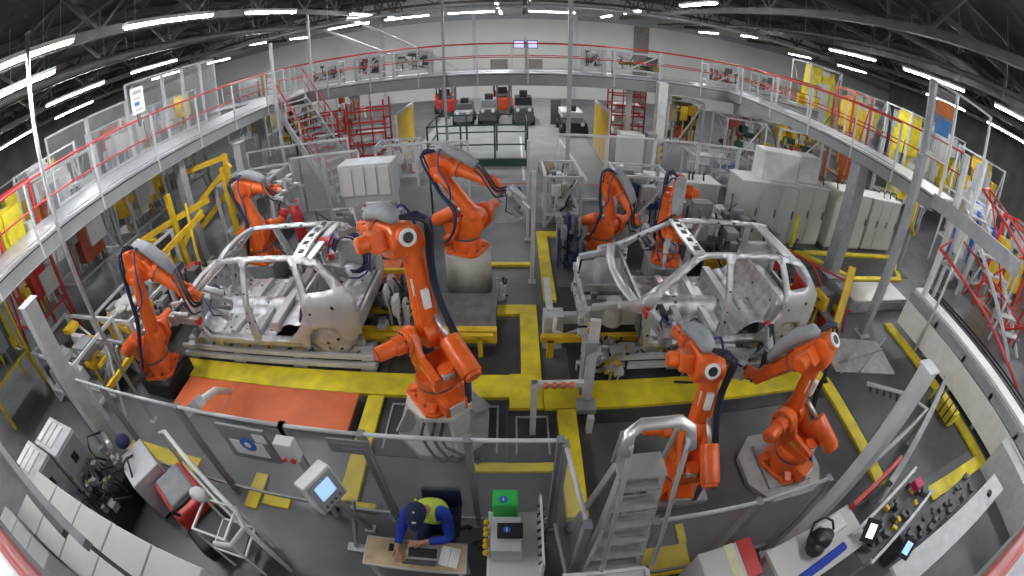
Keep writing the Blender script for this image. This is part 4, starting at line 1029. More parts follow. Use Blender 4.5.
t = thing('white_cage_stand', 'small white cage stand with a dark mesh basket at the end of the barrier', 'stand', (-2.95, 1.3, 0))
m = MB()
for x in (-3.2, -2.75):
    for y in (1.1, 1.5): m.bb(x-.012, x+.012, y-.012, y+.012, 0, .95)
for z in (.5, .94):
    for y in (1.1, 1.5): m.bb(-3.2, -2.75, y-.012, y+.012, z-.012, z+.012)
    for x in (-3.2, -2.75): m.bb(x-.012, x+.012, 1.1, 1.5, z-.012, z+.012)
m.obj('frame', WHITE, t)
MB().bb(-3.18, -2.77, 1.12, 1.48, .5, .53).obj('basket', DGREY, t)
MB().ball((-3.25, 1.5, 1.0), .11, (1.3, .8, .7), 12).obj('white_helmet', WHITE, label='white rounded cover hanging on the small cage stand', cat='cover')

# row of white cabinets close to the photographer, grey cabinets beyond
for i in range(5):
    x = -5.05+.62*i
    lb = ['at the end by the grey cabinets', 'second in the row from the grey cabinets', 'in the middle of its row', 'with the pale sheet at its end', 'at the end of its row towards the worker'][i]
    t = thing('white_cabinet', 'tall white cabinet '+lb, 'cabinet', (x, .22, 0), group='white cabinets in a row')
    MB().bb(x-.30, x+.30, -.18, .55, .05, 1.72).obj('body', OFFW, t, bevel=.01)
    MB().bb(x-.28, x+.28, .55, .565, .12, 1.66).obj('door', LGREY, t, bevel=.004)
    MB().bb(x-.28, x+.28, -.15, .5, 0, .05).obj('plinth', DGREY, t)
    MB().bb(x+.18, x+.21, .565, .585, .85, 1.0).obj('handle', DGREY, t)
for i in range(3):
    x = -5.6+.5*i
    t = thing('low_white_cabinet', ['low white cabinet behind the tall row, at the locker end', 'low white cabinet behind the tall row, middle', 'low white cabinet behind the tall row, end under the dark handrail'][i], 'cabinet', (x, -.5, 0), group='low white cabinets')
    MB().bb(x-.24, x+.24, -.75, -.22, .05, 1.7).obj('body', WHITE, t, bevel=.01)
    MB().bb(x-.22, x+.22, -.22, -.205, .1, 1.65).obj('door', LGREY, t)
    MB().bb(x-.22, x+.22, -.73, -.24, 0, .05).obj('plinth', DGREY, t)
for i, (x, y) in enumerate(((-6.2, 1.25), (-6.45, .68))):
    t = thing('grey_cabinet', ['grey locker with a black square handle, nearer the thick column', 'grey locker with a black square handle, nearer the white cabinets'][i], 'cabinet', (x, y, 0), group='grey lockers')
    MB().bb(x-.42, x+.42, y-.27, y+.27, .05, 1.35).obj('body', LGREY, t, bevel=.008)
    MB().bb(x+.42, x+.435, y-.25, y+.25, .1, 1.3).obj('door', GREYP, t)
    MB().bb(x+.435, x+.45, y-.06, y+.06, 1.0, 1.14).obj('black_handle', BLACK, t)
    m = MB()
    for k in range(3): m.bb(x-.35+.2*k, x-.2+.2*k, y-.2, y+.2, 1.35, 1.38)
    m.obj('top_vents', WHITE, t)
# machine full of cables between the lockers and the chest
t = thing('cable_machine', 'dark machine crowded with cables and fittings beside the grey lockers', 'machine', (-5.6, 1.3, 0))
MB().bb(-5.75, -5.15, .85, 1.75, 0, .55).obj('base', BLACK, t, bevel=.02)
m = MB(); rnd = random.Random(3)
for k in range(26):
    a = V(rnd.uniform(-5.9, -4.95), rnd.uniform(.9, 1.7), .55); b = a+V(rnd.uniform(-.3, .3), rnd.uniform(-.3, .3), rnd.uniform(.1, .4)); c = b+V(rnd.uniform(-.3, .3), rnd.uniform(-.3, .3), -.2); m.path([a, (a+b)/2+V(0, 0, .1), b, c], .018, 6)
m.obj('cable_tangle', CABLE, t)
m = MB()
for k in range(16): m.box((rnd.uniform(-5.9, -4.95), rnd.uniform(.9, 1.7), .6+rnd.uniform(0, .3)), (rnd.uniform(.05, .16), rnd.uniform(.05, .14), .1), rnd.uniform(0, 3))
m.obj('fittings', MIDG, t)
m = MB()
for k in range(9): m.box((rnd.uniform(-5.9, -4.95), rnd.uniform(.9, 1.7), .7+rnd.uniform(0, .25)), (.06, .05, .05), rnd.uniform(0, 3))
m.obj('brass_fittings', mat('olive_fitting', (.25, .24, .08), .5), t)
MB().tube((-5.9, 1.95, .75), (-5.35, 1.75, .9), .05, n=12).tube((-5.85, 1.8, .6), (-5.2, 1.6, .8), .04, n=12).obj('steel_rollers', GALV, label='pair of steel rollers lying over the dark cable machine', cat='rollers')

# the photographer's own gallery: dark handrail and red rails below the camera
t = thing('dark_handrail', 'pair of dark handrails slanting across above the white cabinets', 'handrail', (-4, .2, 2.5))
MB().beam((-6.2, .42, 2.62), (-2.52, .12, 2.62), .07, .07).obj('upper_rail', MIDG, t); MB().beam((-6.4, .38, 2.3), (-3.3, .1, 2.3), .09, .06).obj('lower_rail', DGREY, t)
for x, y, z in ((-5.9, .40, 2.6), (-4.4, .27, 2.6), (-2.9, .15, 2.6)): MB().bb(x-.02, x+.02, y-.02, y+.02, 1.72, z).obj('post', DGREY, t)
t = thing('guard_rail', 'bright red guard rail along the photographer\'s own gallery', 'guard rail', (0, -.14, 3.9))
for z, y in ((3.9, -.135), (3.55, -.24)): MB().tube((-6, y, z), (6, y, z), .022 if z > 3.7 else .03, n=10).obj('rail', RED, t)
MB().bb(-6, 6, -.36, -.30, 3.2, 3.34).obj('toe_plate', LGREY, t)
for x in (-4.5, -3, 3, 4.5): MB().bb(x-.02, x+.02, -.26, -.22, 3.2, 3.9).obj('post', GREYP, t)
deck('gallery_walkway', 'gallery deck the picture is taken from', -9.4, 9.5, -2.2, -.3, DZ)

# ================================================================ bench corner under the right of the camera
t = thing('work_bench', 'pale work bench by the grey column holding a black bag', 'bench', (3.1, .95, 0))
MB(Matrix.Translation((3.1, .97, 0)) @ Matrix.Rotation(R(10), 4, 'Z')).bb(-.75, .5, -.28, .26, .82, .88).obj('bench_top', OFFW, t, bevel=.006)
M = Matrix.Translation((3.1, .97, 0)) @ Matrix.Rotation(R(10), 4, 'Z')
for x in (-.7, .45):
    for y in (-.24, .22): MB(M).bb(x-.02, x+.02, y-.02, y+.02, 0, .82).obj('leg', GREYP, t)
MB(M).bb(-.7, .45, -.24, .22, .3, .33).obj('lower_shelf', LGREY, t)
t = thing('handbag', 'soft black bag with a looped handle lying on the pale bench', 'bag', (2.9, .98, .89))
m = MB(); m.ball((2.9, 1.0, .98), .15, (1.1, .85, .65), 20); m.ball((2.83, .94, .96), .11, (1.1, 1, .7), 16); m.ball((3.0, 1.02, .96), .10, (1.1, .9, .8), 16)
m.obj('bag_body', mat('black_leather', (.012, .012, .013), .4, bump=.3, scale=14), t)
MB().path([(2.78, 1.08, 1.0), (2.82, 1.17, 1.08), (2.95, 1.19, 1.11), (3.06, 1.12, 1.08), (3.1, 1.05, 1.0)], .014, 8).obj('bag_handle', BLACK, t)
MB(Matrix.Translation((3.2, 1.12, .93)) @ Matrix.Rotation(R(12), 4, 'Z')).bb(-.2, .14, -.10, .09, -.04, .02).obj('white_case', WHITE, label='white flat case behind the black bag on the pale bench', cat='case', bevel=.01)
MB(Matrix.Translation((3.0, .78, .9)) @ Matrix.Rotation(R(14), 4, 'Z')).bb(-.45, .25, -.05, .05, -.03, .05).obj('blue_wrap', BLUECL, label='long blue wrap along the front of the pale bench', cat='cloth', bevel=.02)
t = thing('cream_box', 'cream box with a pale yellow band and a red end at the picture bottom', 'box', (1.9, 1.05, 0))
M = Matrix.Translation((1.9, 1.05, 0)) @ Matrix.Rotation(R(5), 4, 'Z')
MB(M).bb(-.30, .10, -.22, .20, 0, .95).obj('cream_body', OFFW, t, bevel=.008)
MB(M).bb(-.04, .06, -.225, .205, .3, .955).obj('pale_band', mat('pale_yellow_band', (.72, .72, .45), .5), t)
MB(M).bb(.10, .28, -.20, .22, 0, .93).obj('red_end', RED, t, bevel=.008)
MB().bb(1.15, 1.55, .72, 1.0, .86, .93).bb(1.17, 1.22, .74, .98, 0, .86).bb(1.48, 1.53, .74, .98, 0, .86).obj('white_stool', WHITE, label='low white table between the tray and the cream box', cat='table', bevel=.005)
MB().ball((1.45, .86, 1.0), .07, (1.2, .8, .9), 12).obj('peaked_hat', BLACK, label='small black hat on the low white table', cat='hat')
t = thing('red_board', 'long dark red board standing slanted beyond the pale bench', 'board', (4.2, 1.35, 0))
MB().beam((3.55, 1.25, .80), (4.75, 1.60, .80), .05, .35).obj('board', RED, t); MB().beam((3.7, 1.3, 0), (3.7, 1.3, .7), .04).beam((4.6, 1.55, 0), (4.6, 1.55, .7), .04).obj('stand', GREYP, t)
t = thing('tool_rack', 'grey rack table with small devices and a yellow box beyond the bag', 'rack', (3.9, .85, 0))
M = Matrix.Translation((4.12, .90, 0)) @ Matrix.Rotation(R(16), 4, 'Z')
for y in (-.22, .22): MB(M).bb(-.7, .95, y-.02, y+.02, .90, .94).obj('side_rail', GALV, t)
MB(M).bb(-.7, .95, -.2, .2, .80, .82).obj('tray', DGREY, t)
for x in (-.65, .9):
    for y in (-.2, .2): MB(M).bb(x-.02, x+.02, y-.02, y+.02, 0, .9).obj('leg', GREYP, t)
m = MB(M); rnd = random.Random(9)
for k in range(16): m.box((rnd.uniform(-.6, .85), rnd.uniform(-.16, .16), .87), (rnd.uniform(.05, .16), rnd.uniform(.04, .12), .08), rnd.uniform(0, 3))
m.obj('dark_fittings', DGREY, t)
m = MB(M)
for k in range(7): m.box((rnd.uniform(-.5, .8), rnd.uniform(-.15, .15), .90), (.07, .05, .06), rnd.uniform(0, 3))
m.obj('yellow_fittings', YEL2, t)
def tablet(x, y, z, rz, tl, w, h, label, scr):
    t = thing('hand_terminal', label, 'screen', (x, y, z-.1))
    M = Matrix.Translation((x, y, z)) @ Matrix.Rotation(rz, 4, 'Z') @ Matrix.Rotation(tl, 4, 'X')
    MB(M).bb(-w, w, -.02, .02, -h, h).obj('case', BLACK, t, bevel=.006)
    MB(M).bb(-w*.55, w*.5, -.024, -.019, -h*.6, h*.6).obj('screen', scr, t)
tablet(3.55, .83, 1.05, R(-35), R(-55), .10, .13, 'small black device with a white lit screen on the rack table', SCREENW)
tablet(4.05, .42, 1.0, R(-50), R(-55), .09, .12, 'small black device with a bluish lit screen on the grey side bench', SCREEN)
MB().box((4.75, 1.12, .98), (.16, .14, .1)).obj('magenta_box', mat('magenta_plastic', (.55, .03, .12), .4), label='small pinkish red box at the far end of the rack table', cat='box', bevel=.01)
t = thing('side_bench', 'long pale grey side bench running towards the conveyor guard', 'bench', (5.4, .3, 0))
M = Matrix.Translation((5.4, .28, 0)) @ Matrix.Rotation(R(4), 4, 'Z')
MB(M).bb(-1.5, 1.7, -.20, .16, .78, .84).obj('bench_top', LGREY, t, bevel=.005)
for x in (-1.4, 0, 1.6): MB(M).bb(x-.03, x+.03, -.15, .12, 0, .78).obj('leg', GREYP, t)
MB(M).bb(-1.4, 1.6, -.1, .1, .3, .33).obj('lower_shelf', GREYP, t)
t = thing('dark_trough', 'dark trough full of small scrap next to the pale side bench', 'trough', (5.6, .68, 0))
M = Matrix.Translation((5.6, .70, 0)) @ Matrix.Rotation(R(5), 4, 'Z')
MB(M).bb(-1.0, 1.2, -.16, .16, 0, .5).obj('body', DGREY, t)
m = MB(M)
for k in range(30): m.box((rnd.uniform(-.95, 1.15), rnd.uniform(-.13, .13), .52), (rnd.uniform(.03, .1),)*3, rnd.uniform(0, 3))
m.obj('scrap', mat('scrap_bits', (.13, .13, .14), .5, .4), t)
MB().box((6.55, .33, .87), (.10, .08, .05), .4).obj('black_clip', BLACK, label='small black clip lying on the side bench near the conveyor guard', cat='clip')
# tube barrier and bars lying on the floor beyond
t = thing('bent_barrier', 'pale bent tube barrier with hooks beyond the grey column', 'barrier', (5.9, 2.4, 0))
MB().path([(5.3, 3.15, .7), (5.95, 2.75, .75), (6.3, 2.30, .75), (5.4, 2.05, .75), (3.9, 1.65, .75)], .035, 8).obj('tube', LGREY, t)
for x, y in ((5.95, 2.75), (6.3, 2.30), (4.1, 1.70)): MB().beam((x, y, 0), (x, y, .75), .05).obj('post', GREYP, t)
m = MB()
for k in range(5): m.path([(5.35+.12*k, 3.12-.08*k, .72), (5.38+.12*k, 3.06-.08*k, .62)], .018, 6)
m.obj('hooks', BLACK, t)
t = thing('rod_barrier', 'galvanised round bar barrier parallel to the yellow duct by the conveyor', 'barrier', (6.9, 2.2, 0))
MB().beam((4.7, 1.45, .6), (8.0, 2.95, .6), .09, .09).beam((4.7, 1.35, .25), (8.0, 2.85, .25), .06, .06).obj('bar', GREYP, t)
for u in (.05, .5, .95): MB().beam((4.7+3.3*u, 1.45+1.5*u, 0), (4.7+3.3*u, 1.45+1.5*u, .62), .07).obj('post', GREYP, t)
t = thing('yellow_kerb_bracket', 'yellow bracket with wound cables at the conveyor end of the rod barrier', 'bracket', (8.0, 2.6, 0))
MB().bb(7.85, 8.1, 2.2, 3.0, .0, .3).obj('block', YEL, t, bevel=.01)
m = MB()
for k in range(5): y = 2.25+.16*k; m.path([(7.8, y, .05), (7.83, y, .34), (8.0, y+.05, .36), (8.15, y+.1, .3), (8.15, y+.12, .05)], .018, 6)
m.obj('wound_cables', CABLE, t)
t = thing('concrete_pad', 'pale square pad with lying bars behind the last robot', 'pad', (6.3, 4.5, 0))
MB(Matrix.Translation((6.55, 4.35, 0)) @ Matrix.Rotation(R(-12), 4, 'Z')).bb(-.85, .8, -.4, .6, 0, .03).obj('pad', CONC, t)
m = MB()
for a, b in (((5.7, 4.05), (6.6, 4.6)), ((6.2, 4.0), (7.3, 4.5)), ((5.8, 4.3), (6.9, 4.2))): m.beam((*a, .06), (*b, .35), .035)
m.obj('lying_bars', GREYP, t)

# ================================================================ white conveyor guard and dark belt, red stair frame
t = thing('conveyor', 'long conveyor with white side guards and a dark belt at the hall side', 'conveyor', (9.5, 2, 0))
WG = mat('guard_white', (.80, .80, .78), .4, var=.06)
MB().bb(8.6, 8.64, -1.6, 5.2, .15, .75).obj('lower_guard', WG, t, bevel=.005)
MB().bb(8.66, 8.72, -1.6, 5.2, .76, .98).obj('grey_band', GREYP, t)
MB().bb(8.75, 9.15, -1.6, 5.2, .98, 1.06).obj('upper_guard', WG, t, bevel=.01)
MB().bb(9.18, 11.2, -1.6, 5.2, .90, 1.0).obj('belt', mat('dark_belt', (.075, .075, .08), .35, var=.2, scale=3), t)
m = MB()
for k in range(3): m.bb(9.25+.22*k, 9.28+.22*k, -1.6, 5.2, 1.0, 1.03)
m.obj('belt_edge_rails', BLACK, t)
m = MB(); y = -1.4
while y < 5.2: m.bb(8.66, 11.1, y, y+.08, .3, .9); y += 1.1
m.obj('frame', GREYP, t)
m = MB(); y = -1.4
while y < 5.2:
    for x in (8.75, 11.0): m.bb(x-.05, x+.05, y-.05, y+.05, 0, .4)
    y += 1.1
m.obj('legs', GREYP, t)
MB().bb(8.2, 8.6, -1.0, 1.0, .0, .72).obj('grey_duct_box', LGREY, label='grey duct box against the conveyor guard near the side bench', cat='duct', bevel=.01)
t = thing('red_stair_rail', 'bright red sloping rail going down over the dark belt', 'handrail', (9.5, 3.5, 0))
def rr(name, pts, r, m=RED): MB().path(pts, r, 8).obj(name, m, t)
rr('top_rail', [(8.3, 4.05, 3.88), (9.0, 2.6, 3.2), (9.6, 1.2, 2.5)], .035)
rr('middle_rail', [(7.9, 4.45, 2.42), (8.6, 3.1, 1.9), (9.4, 1.6, 1.15)], .035)
rr('cross_bar', [(7.9, 4.45, 2.42), (9.4, 5.0, 2.42)], .025)
for a, b in (((8.3, 4.05, 3.88), (9.8, 4.6, 3.88)), ((9.8, 4.6, 3.88), (10.9, 1.6, 2.6)), ((9.6, 4.8, 2.5), (10.8, 2.0, 1.6)), ((9.8, 4.6, 3.88), (10.4, 3.2, 1.6)), ((10.4, 3.2, 3.2), (9.9, 4.4, 1.4)), ((10.6, 2.6, 3.0), (10.8, 2.6, 1.2)), ((10.9, 1.6, 2.6), (10.4, 3.0, 1.4))): rr('brace', [a, b], .026)
t = thing('pale_stair_frame', 'pale grey lattice stair frame behind the red sloping rail', 'stair frame', (10, 3.5, 1))
for a, b, wd in (((9.3, 4.9, 1.03), (9.3, 4.9, 3.7), .10), ((10.6, 4.9, 1.03), (10.6, 4.9, 3.7), .10), ((9.3, 4.9, 3.2), (10.4, 2.4, 1.03), .12), ((10.4, 4.9, 3.2), (11.1, 2.4, 1.03), .12), ((10.9, 3.6, 1.03), (10.9, 3.6, 3.3), .08), ((10.2, 3.2, 1.03), (10.2, 3.2, 3.0), .07)):
    MB().beam(a, b, wd, wd*.7).obj('member', LGREY, t)
for k in range(7): u = k/7; MB().box((9.85+.9*u, 4.8-2.3*u, 3.1-2.0*u), (1.0, .22, .03), R(-20)).obj('tread', GALV, t)
# far white/grey carriage behind, with clutter, in the right-hand distance
def clutter(name, label, cat, x0, x1, y0, y1, z0, z1, n, mats, seed, frame=True, fm=None, tubes=6, big=1.0):
    """an open steel frame crowded with boxes, brackets and hoses"""
    t = thing(name, label, cat, ((x0+x1)/2, (y0+y1)/2, z0)); rnd = random.Random(seed)
    if frame:
        m = MB()
        for x in (x0, x1):
            for y in (y0, y1): m.bb(x-.04, x+.04, y-.04, y+.04, z0, z1)
        for z in (z0+.25*(z1-z0), z1-.04):
            for y in (y0, y1): m.bb(x0, x1, y-.03, y+.03, z-.03, z+.03)
            for x in (x0, x1): m.bb(x-.03, x+.03, y0, y1, z-.03, z+.03)
        m.beam((x0, y0, z0), (x1, y0, z1), .05); m.beam((x0, y1, z1), (x1, y1, z0), .05)
        m.obj('frame', fm or LGREY, t)
        MB().bb(x0, x1, y0, y1, z0+.25*(z1-z0)-.02, z0+.25*(z1-z0)+.02).obj('shelf', GREYP, t)
    zb = z0+.25*(z1-z0) if frame else z0
    for i, mm in enumerate(mats):
        for k in range(n):
            m = MB(); h = rnd.uniform(.08, .35)*(z1-zb)*big; d = (rnd.uniform(.06, .28)*(x1-x0)*big, rnd.uniform(.08, .3)*(y1-y0)*big, h)
            xx, yy = rnd.uniform(x0+d[0]/2, x1-d[0]/2), rnd.uniform(y0+d[1]/2, y1-d[1]/2); zz = rnd.uniform(zb, z1-h)
            m.box((xx, yy, zz+h/2), d)
            m.bb(xx-.02, xx+.02, yy-.02, yy+.02, zb, zz+.02)
            if k % 3 == 0: m.disc((xx, yy-d[1]/2-.02, zz+h/2), (0, 1, 0), min(d[0], h)*.3, .05, 12)
            m.obj(('bracket', 'fitting', 'housing', 'module', 'casing', 'fixture')[i % 6], mm, t, bevel=.006 if max(d) > .15 else 0)
    m = MB()
    for k in range(tubes):
        a = V(rnd.uniform(x0, x1), rnd.uniform(y0, y1), rnd.uniform(zb, z1)); b = V(rnd.uniform(x0, x1), rnd.uniform(y0, y1), rnd.uniform(zb, z1)); m.path([a, (a+b)/2-V(0, 0, .2*(z1-zb)), b], .02, 6)
    m.obj('hoses', CABLE, t)
    return t

# ================================================================ white control cabinets at the back of the cell
CABM = mat('cabinet_cream', (.50, .51, .47), .45, var=.05, scale=1.5)
def ctrl(x0, x1, y0, y1, h, label, tower=None, cable=True):
    t = thing('control_cabinet', label, 'control cabinet', ((x0+x1)/2, (y0+y1)/2, 0))
    MB().bb(x0, x1, y0, y1, .1, h).obj('body', CABM, t, bevel=.015)
    MB().bb(x0+.03, x1-.03, y0+.03, y1-.03, 0, .1).obj('plinth', DGREY, t)
    n = max(1, round((x1-x0)/.6)); w = (x1-x0)/n
    for k in range(n):
        d = MB().bb(x0+w*k+.02, x0+w*(k+1)-.02, y0-.02, y0, .14, h-.05).obj('door', CABM, t, bevel=.006)
        MB().bb(x0+w*(k+1)-.09, x0+w*(k+1)-.06, y0-.05, y0-.02, h*.5, h*.62).obj('handle', DGREY, d)
    MB().bb(x0-.02, x1+.02, y0-.03, y1+.02, h, h+.03).obj('top_cover', WHITE, t)
    if tower: MB().bb(*tower, h+.03, 2.5).obj('upper_case', WHITE, t, bevel=.03, seg=3)
    m = MB(); rnd = random.Random(int(x0*10))
    for k in range(4): a = rnd.uniform(x0+.1, x1-.1); m.path([(a, y0+.2, h+.03), (a, y0+.25, h+.2), (a+.2, y1-.1, h+.15), (a+.25, y1, h+.03)], .02, 6)
    m.obj('cables', CABLE, t)
ctrl(5.35, 7.15, 8.75, 9.5, 1.72, 'wide cream control cabinet with a big white case on top', (5.95, 7.1, 8.9, 9.45))
ctrl(7.2, 8.35, 8.85, 9.6, 1.75, 'cream control cabinet standing directly behind the square grey column', (7.2, 7.95, 9.0, 9.5))
ctrl(8.6, 10.2, 8.75, 9.5, 1.75, 'cream control cabinet behind the yellow kerbed bay')
ctrl(10.35, 11.9, 8.8, 9.5, 1.72, 'last cream control cabinet of the row, by the yellow bent arm')
ctrl(3.3, 5.2, 9.6, 10.3, 1.25, 'low cream control cabinet behind the second car body roof')
MB().path([(11.2, 7.6, 2.6), (10.9, 7.5, 2.3), (10.9, 7.5, 1.7), (11.1, 7.4, 1.35)], .07, 8).obj('yellow_bent_arm', YEL2, label='yellow bent arm hanging by the last cream cabinet', cat='arm')
MB().beam((11.2, 7.6, 0), (11.2, 7.6, 2.65), .08).obj('arm_post', GREYP, label='grey post that carries the yellow bent arm', cat='post')
t = thing('low_steel_cover', 'shiny low steel cover on the floor beside the column foot', 'cover', (8.2, 6.2, 0))
MB().bb(7.3, 9.6, 5.8, 6.6, 0, .32).obj('cover', ALU, t, bevel=.03)
MB().bb(7.5, 9.4, 5.78, 5.8, .1, .25).obj('side_slot', GREYP, t)
# white partitions and clutter behind the first car body
for k, (x, y, lb) in enumerate(((-5.2, 9.9, 'behind the gripper robot'), (-4.2, 9.9, 'at the foot of the stairs'), (-2.5, 10.2, 'beside the white control box'), (-1.55, 10.2, 'behind the beige plinth robot'))):
    tall_panel(x-.48, y, x+.48, y, 0, 2.0, 'framed clear guard panel '+lb, PLEXW, LGREY, name='guard_screen')
t = thing('robot_controller', 'cream robot controller box on a stand behind the central robot', 'control cabinet', (-3.3, 9.3, 0))
MB().bb(-3.95, -2.65, 9.0, 9.6, 1.12, 1.9).obj('body', LGREY, t, bevel=.02); MB().bb(-3.9, -2.7, 9.05, 9.55, 0, 1.12).obj('stand', LGREY, t)
MB().bb(-3.4, -3.25, 8.97, 9.0, .05, .95).obj('red_stripe', RED, t); m = MB()
for k in range(4): m.bb(-3.85+.3*k, -3.62+.3*k, 8.97, 9.0, 1.17, 1.84)
m.obj('door', OFFW, t)
clutter('welding_station', 'crowded grey welding station frame between the car tail and the stairs', 'machine', -4.6, -2.2, 7.7, 8.7, 0, 1.2, 9, [GALV, LGREY, MIDG, DGREY], 4, frame=False, tubes=16)
clutter('welding_station', 'grey frame of clamps and hoses behind the gripper robot', 'machine', -7.7, -5.9, 9.0, 10.3, 0, 1.8, 7, [LGREY, GALV, MIDG], 5)
clutter('transfer_station', 'pale transfer unit with white boxes between the yellow duct and the aisle', 'machine', .75, 1.6, 9.6, 10.9, 0, 1.3, 6, [WHITE, LGREY, MIDG], 6)
clutter('welding_station', 'blue and grey welding unit between the two robots behind the second car', 'machine', 2.2, 3.4, 8.6, 9.5, 0, 1.7, 6, [MIDG, GALV, BLUEC, LGREY], 7)
clutter('fixture_frame', 'dense grey clamp fixture behind the roof of the second car body', 'machine', 3.5, 5.2, 7.4, 8.7, 0, 1.5, 9, [MIDG, DGREY, GALV, LGREY], 8, frame=False, tubes=14)
clutter('fixture_frame', 'clamp fixture with red and yellow cylinders beside the second car tail', 'machine', 5.2, 6.2, 4.9, 6.4, 0, 1.0, 7, [MIDG, RED, YEL2, DGREY], 9, frame=False, tubes=14)
clutter('fixture_frame', 'clamp fixture of pale brackets beside the first car tail', 'machine', -2.12, -1.6, 5.1, 6.1, 0, 1.05, 6, [LGREY, GALV, MIDG], 10, frame=False, tubes=14)
clutter('fixture_frame', 'low clamp fixture with yellow heads at the second car nose', 'machine', .9, 1.7, 4.3, 4.95, 0, .6, 5, [LGREY, YEL2, GALV], 11, frame=False, tubes=14)
# tooling seen in and around the cars
def tool(label, a, b, mm=GALV, red=True):
    a, b = V(*a), V(*b); d = (b-a).normalized(); t = thing('clamp_tool', label, 'tool', a)
    m = MB(); m.beam(a, b, .10, .12); m.tube(a+V(0, 0, .1), a+d*.35+V(0, 0, .1), .05); m.box(a, (.16, .16, .2)); m.obj('frame', mm, t, bevel=.006)
    m = MB(); m.tube(b-d*.3+V(0, 0, .02), b+d*.08, .055, .035); m.box(b, (.09, .12, .1)); m.obj('red_head' if red else 'head', REDT if red else MIDG, t)
    m = MB()
    for k in range(4): m.path([a+V(.03*k, 0, .1), a+d*.2+V(.02*k, .12, .25), b-d*.15+V(0, .06, .1)], .014, 6)
    m.obj('hoses', CABLE, t)
def gun_head(label, c, rz):
    t = thing('spot_weld_gun', label, 'welding gun', c, rz, world=False)
    MB().bb(-.25, .25, -.16, .16, -.16, .20).obj('gun_body', GALV, t, bevel=.02)
    MB().tube((-.22, 0, .08), (-.62, 0, .08), .085, .07, 18).obj('red_cylinder', REDT, t)
    MB().tube((-.50, 0, .08), (-.68, 0, .08), .05, n=14).obj('red_tip', RED, t)
    MB().path([(-.1, 0, -.12), (-.35, 0, -.34), (-.62, 0, -.30), (-.66, 0, -.06)], .04, 8).obj('lower_arm', ALU, t)
    MB().bb(-.1, .2, -.24, -.16, -.1, .12).bb(0, .22, .16, .26, -.08, .14).obj('transformer', MIDG, t, bevel=.01)
    for k, (r, mm) in enumerate(((.34, CABLE), (.30, BLUEC), (.27, CABLE), (.38, BLUEC))):
        MB().path([(r*math.cos(R(a))*.9, -.18-.03*k, .02+r*math.sin(R(a))) for a in range(-100, 200, 25)], .016, 8).obj('hose_loop', mm, t)
gun_head('large weld gun with red cylinder and looped hoses at the first car body tail', (-2.25, 5.35, 1.72), R(-8))
t = thing('red_gripper_arm', 'dark red gripper arm with a grey head next to the gripper robot', 'gripper', (-4.35, 7.5, 0))
MB().bb(-4.50, -4.24, 7.4, 7.66, 0, .5).obj('stand', DGREY, t)
MB().path([(-4.37, 7.5, .5), (-4.35, 7.5, 1.3), (-4.40, 7.45, 1.75)], .12, 12).obj('upright', REDT, t)
MB().path([(-4.60, 7.5, 1.42), (-4.75, 7.45, 1.55)], .09, 10).obj('side_arm', REDT, t)
MB().box((-4.42, 7.4, 2.0), (.34, .2, .42)).box((-4.3, 7.36, 2.22), (.12, .2, .2)).obj('grey_head', GREYP, t, bevel=.02)
t = thing('red_tube_frame', 'thin dark red tube frame behind the tail of the second car body', 'frame', (6.2, 6.2, 0))
for a, b in (((5.3, 6.9, 1.05), (6.7, 5.6, .9)), ((5.5, 6.2, .8), (6.6, 5.2, .5)), ((6.7, 5.6, .9), (6.6, 5.2, 0)), ((5.3, 6.9, 1.05), (5.3, 6.9, 0)), ((6.0, 6.25, .97), (6.1, 5.7, .6))): MB().tube(a, b, .025, n=8).obj('tube', REDT, t)
tool('red headed tool reaching through the rear opening of the first car body', (-2.35, 6.2, 1.25), (-2.95, 5.9, 1.3))
tool('red headed tool at the front door opening of the first car body', (-5.65, 4.4, 1.05), (-5.15, 4.5, .95))
tool('red headed tool before the front door of the second car body', (2.0, 4.25, .95), (1.75, 4.45, 1.2))
tool('red and grey tool under the tail of the second car body', (3.75, 4.1, .62), (3.85, 4.5, .85))
clutter('bent_hose_bundle', 'bundle of hoses and pale clamps before the sill of the second car body', 'hoses', 2.3, 4.4, 4.15, 4.5, 0, .7, 8, [GALV, MIDG, LGREY], 12, tubes=22, frame=False)

# ================================================================ yellow fixtures and grey racks on the far side of the black-footed robot
yframe('tall yellow lifting frame with crossed beams behind the mesh walkway column', [
    ((-8.6, 8.6, 0), (-8.6, 8.6, 2.5)), ((-8.0, 7.4, 0), (-8.0, 7.4, 2.3)), ((-7.6, 9.6, 0), (-7.6, 9.6, 2.5)), ((-8.6, 8.6, 2.4), (-7.6, 9.6, 2.4)),
    ((-8.9, 6.6, 1.45), (-7.3, 8.2, 1.75)), ((-8.9, 6.6, 1.45), (-8.0, 6.2, 1.25)), ((-8.6, 8.6, 1.2), (-7.0, 9.0, 2.3)), ((-8.4, 7.3, .5), (-7.4, 7.9, 1.6)), ((-8.0, 6.3, 1.1), (-6.9, 7.4, 1.7)),
    ((-7.2, 8.9, 0), (-7.2, 8.9, 2.3)), ((-7.6, 9.6, 1.5), (-8.6, 8.6, .6))], .13)
yframe('slim yellow prop leaning from the lifting frame to the floor', [((-7.7, 7.7, 1.9), (-7.2, 7.0, .02))], .07)
yframe('yellow fork frame on the rack next to the black-footed robot', [((-7.9, 5.2, .9), (-7.0, 5.0, .9)), ((-7.9, 5.2, .9), (-8.2, 4.3, .9)), ((-8.2, 4.3, .9), (-7.0, 4.2, .9)), ((-7.5, 5.1, 0), (-7.5, 5.1, .9)), ((-7.9, 4.3, 0), (-7.9, 4.3, .9))], .12)
